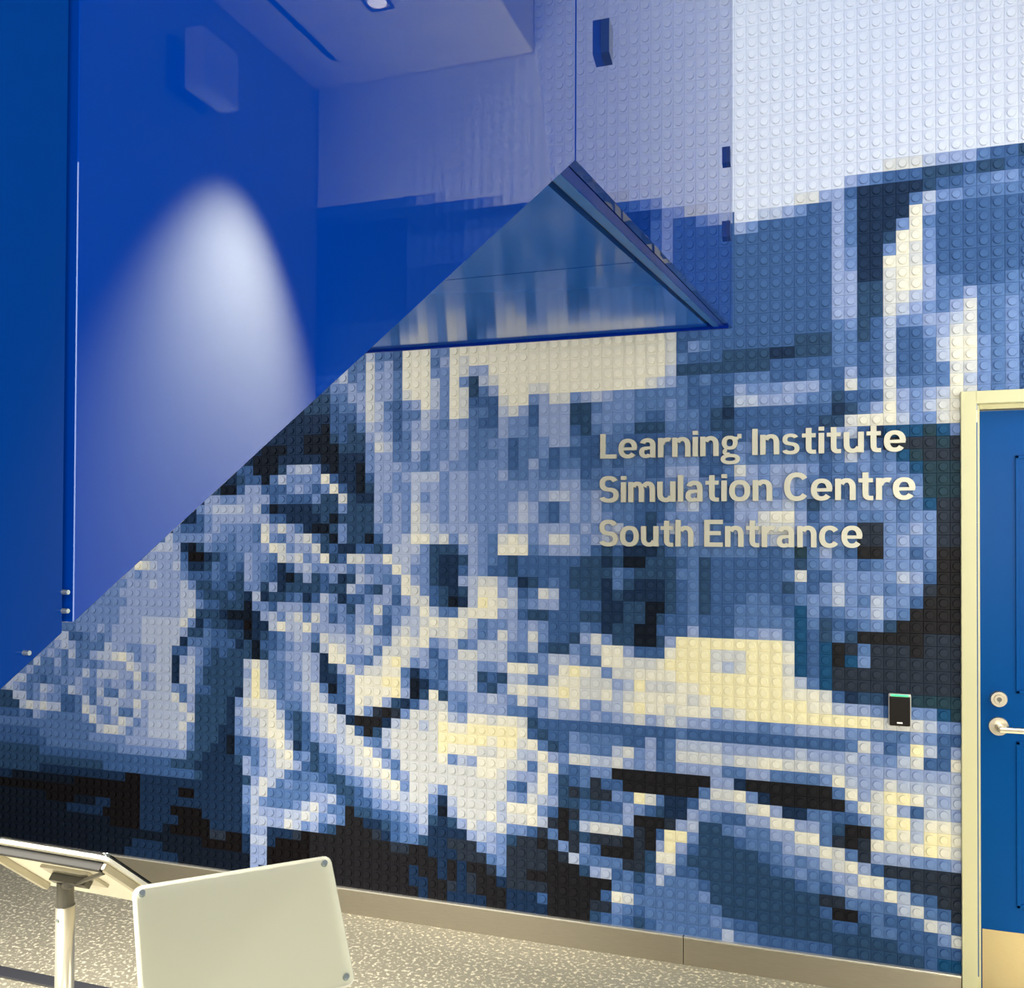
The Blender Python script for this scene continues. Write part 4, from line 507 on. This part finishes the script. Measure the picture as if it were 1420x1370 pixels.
so = bpy.data.objects.new('downlight_beam', sl); link(so, dl); so.location = (0, 0, -0.02)
so.rotation_euler = Vector((0.587, -0.16, -2.1)).to_track_quat('-Z', 'Y').to_euler()
at = thing('linear_air_slot', 'long dark linear air slot in the lower ceiling', 'air vent', (1.40, -0.60, 3.71))
mkbox('slot_frame', (-0.014, 0.38, 0.0), (0.014, -1.6, -0.003), M_dark, at)
mkbox('slot_blade', (-0.002, 0.38, -0.002), (0.002, -1.6, -0.006), M_dark, at)

# ---------------------------------------------------------------- two tilted display stands
def stand(label, tl, tr, bl, post_xy, post_top, back_bracket, grp):
    tl, tr, bl = Vector(tl), Vector(tr), Vector(bl)
    ex = (tr - tl); W = ex.length; ex.normalize()
    ey = (tl - bl); H = ey.length; ey = (ey - ey.dot(ex) * ex).normalized(); n = ex.cross(ey)
    if n.z < 0: n = -n
    cen = (tl + tr) / 2 + (bl - tl) / 2
    root = thing('display_stand', label, 'display stand', (post_xy[0], post_xy[1], 0.0), grp)
    R3 = Matrix((ex, ey, n)).transposed().to_4x4()
    M = Matrix.Translation(cen - Vector((post_xy[0], post_xy[1], 0))) @ R3
    def plate(name, w, h, z0, z1, rad, m, par):
        bm = bmesh.new(); pts = []
        for sx, sy, a0 in ((1, 1, 0), (-1, 1, 90), (-1, -1, 180), (1, -1, 270)):
            for k in range(5):
                t = math.radians(a0 + k * 22.5); pts.append((sx * (w / 2 - rad) + rad * math.cos(t), sy * (h / 2 - rad) + rad * math.sin(t)))
        prism(bm, pts, 2, z0, z1); bmesh.ops.transform(bm, matrix=M, verts=bm.verts)
        return obj(name, bm, m, par)
    board = plate('board', W, H, -0.008, 0.0, 0.018, M_board, root)
    plate('clear_cover', W - 0.004, H - 0.004, 0.004, 0.007, 0.017, M_cover, board)
    for sx in (-1, 1):
        for sy in (-1, 1):
            bm = bmesh.new(); tube(bm, (sx * (W / 2 - 0.018), sy * (H / 2 - 0.018), -0.001), (sx * (W / 2 - 0.018), sy * (H / 2 - 0.018), 0.010), 0.0068, 0.006, seg=16)
            bmesh.ops.transform(bm, matrix=M, verts=bm.verts); obj('screw', bm, M_screw, board)
    # rim frame around the back
    def bar(name, a, b_, m, bev=0.002):
        bm = bmesh.new(); box(bm, a, b_, bev); bmesh.ops.transform(bm, matrix=M, verts=bm.verts); return obj(name, bm, m, root)
    bar('rim', (-W / 2 + 0.02, H / 2 - 0.03, -0.008), (W / 2 - 0.02, H / 2 - 0.018, -0.028), M_blk)
    bar('rim', (W / 2 - 0.030, -H / 2 + 0.02, -0.008), (W / 2 - 0.012, H / 2 - 0.02, -0.024), M_alu)
    bar('rim', (-W / 2 + 0.012, -H / 2 + 0.02, -0.008), (-W / 2 + 0.030, H / 2 - 0.02, -0.024), M_alu)
    bar('bracket', (-0.075, -0.045, -0.008), (0.075, 0.035, -0.016), M_alu)
    bar('bracket', (-0.055, -0.012, -0.016), (0.055, 0.010, -0.034), M_alud)
    # post
    top = post_top
    bm = bmesh.new(); tube(bm, (0, 0, 0.012), (0, 0, top - 0.055), 0.0215, seg=28); obj('post', bm, M_alu, root, True)
    bm = bmesh.new(); tube(bm, (0, 0, top - 0.055), (0, 0, top), 0.0195, seg=28); tube(bm, (0, 0, top - 0.057), (0, 0, top - 0.054), 0.0222, seg=28)
    tube(bm, (0, 0, top - 0.01), M @ Vector((0, 0, -0.03)), 0.014, seg=12)
    obj('post_sleeve', bm, M_alud, root)
    bm = bmesh.new(); tube(bm, (0.0, -0.0205, top - 0.085), (0.0, -0.024, top - 0.085), 0.004, seg=10); obj('set_screw', bm, M_screw, root)
    bm = bmesh.new(); tube(bm, (0, 0, 0.0), (0, 0, 0.012), 0.16, 0.155, seg=40); obj('base_plate', bm, M_alud, root)
    # little support arm
    bm = bmesh.new(); tube(bm, M @ Vector((0.02, 0.0, -0.03)), M @ Vector((W / 2 - 0.035, H / 2 - 0.05, -0.022)), 0.005, seg=8); obj('support_arm', bm, M_alud, root)
    return root
stand('display stand seen from behind, dark rim and bracket showing under its board', (-1.917, -2.053, 0.970), (-1.498, -2.068, 0.970), (-1.91, -1.822, 0.779), (-1.735, -1.945), 0.845, True, 'tilted display stands')
stand('display stand with a blank cream board under a clear cover with corner screws', (-1.374, -2.143, 0.944), (-1.089, -1.835, 0.944), (-1.233, -2.259, 0.729), (-1.19, -2.02), 0.78, False, 'tilted display stands')
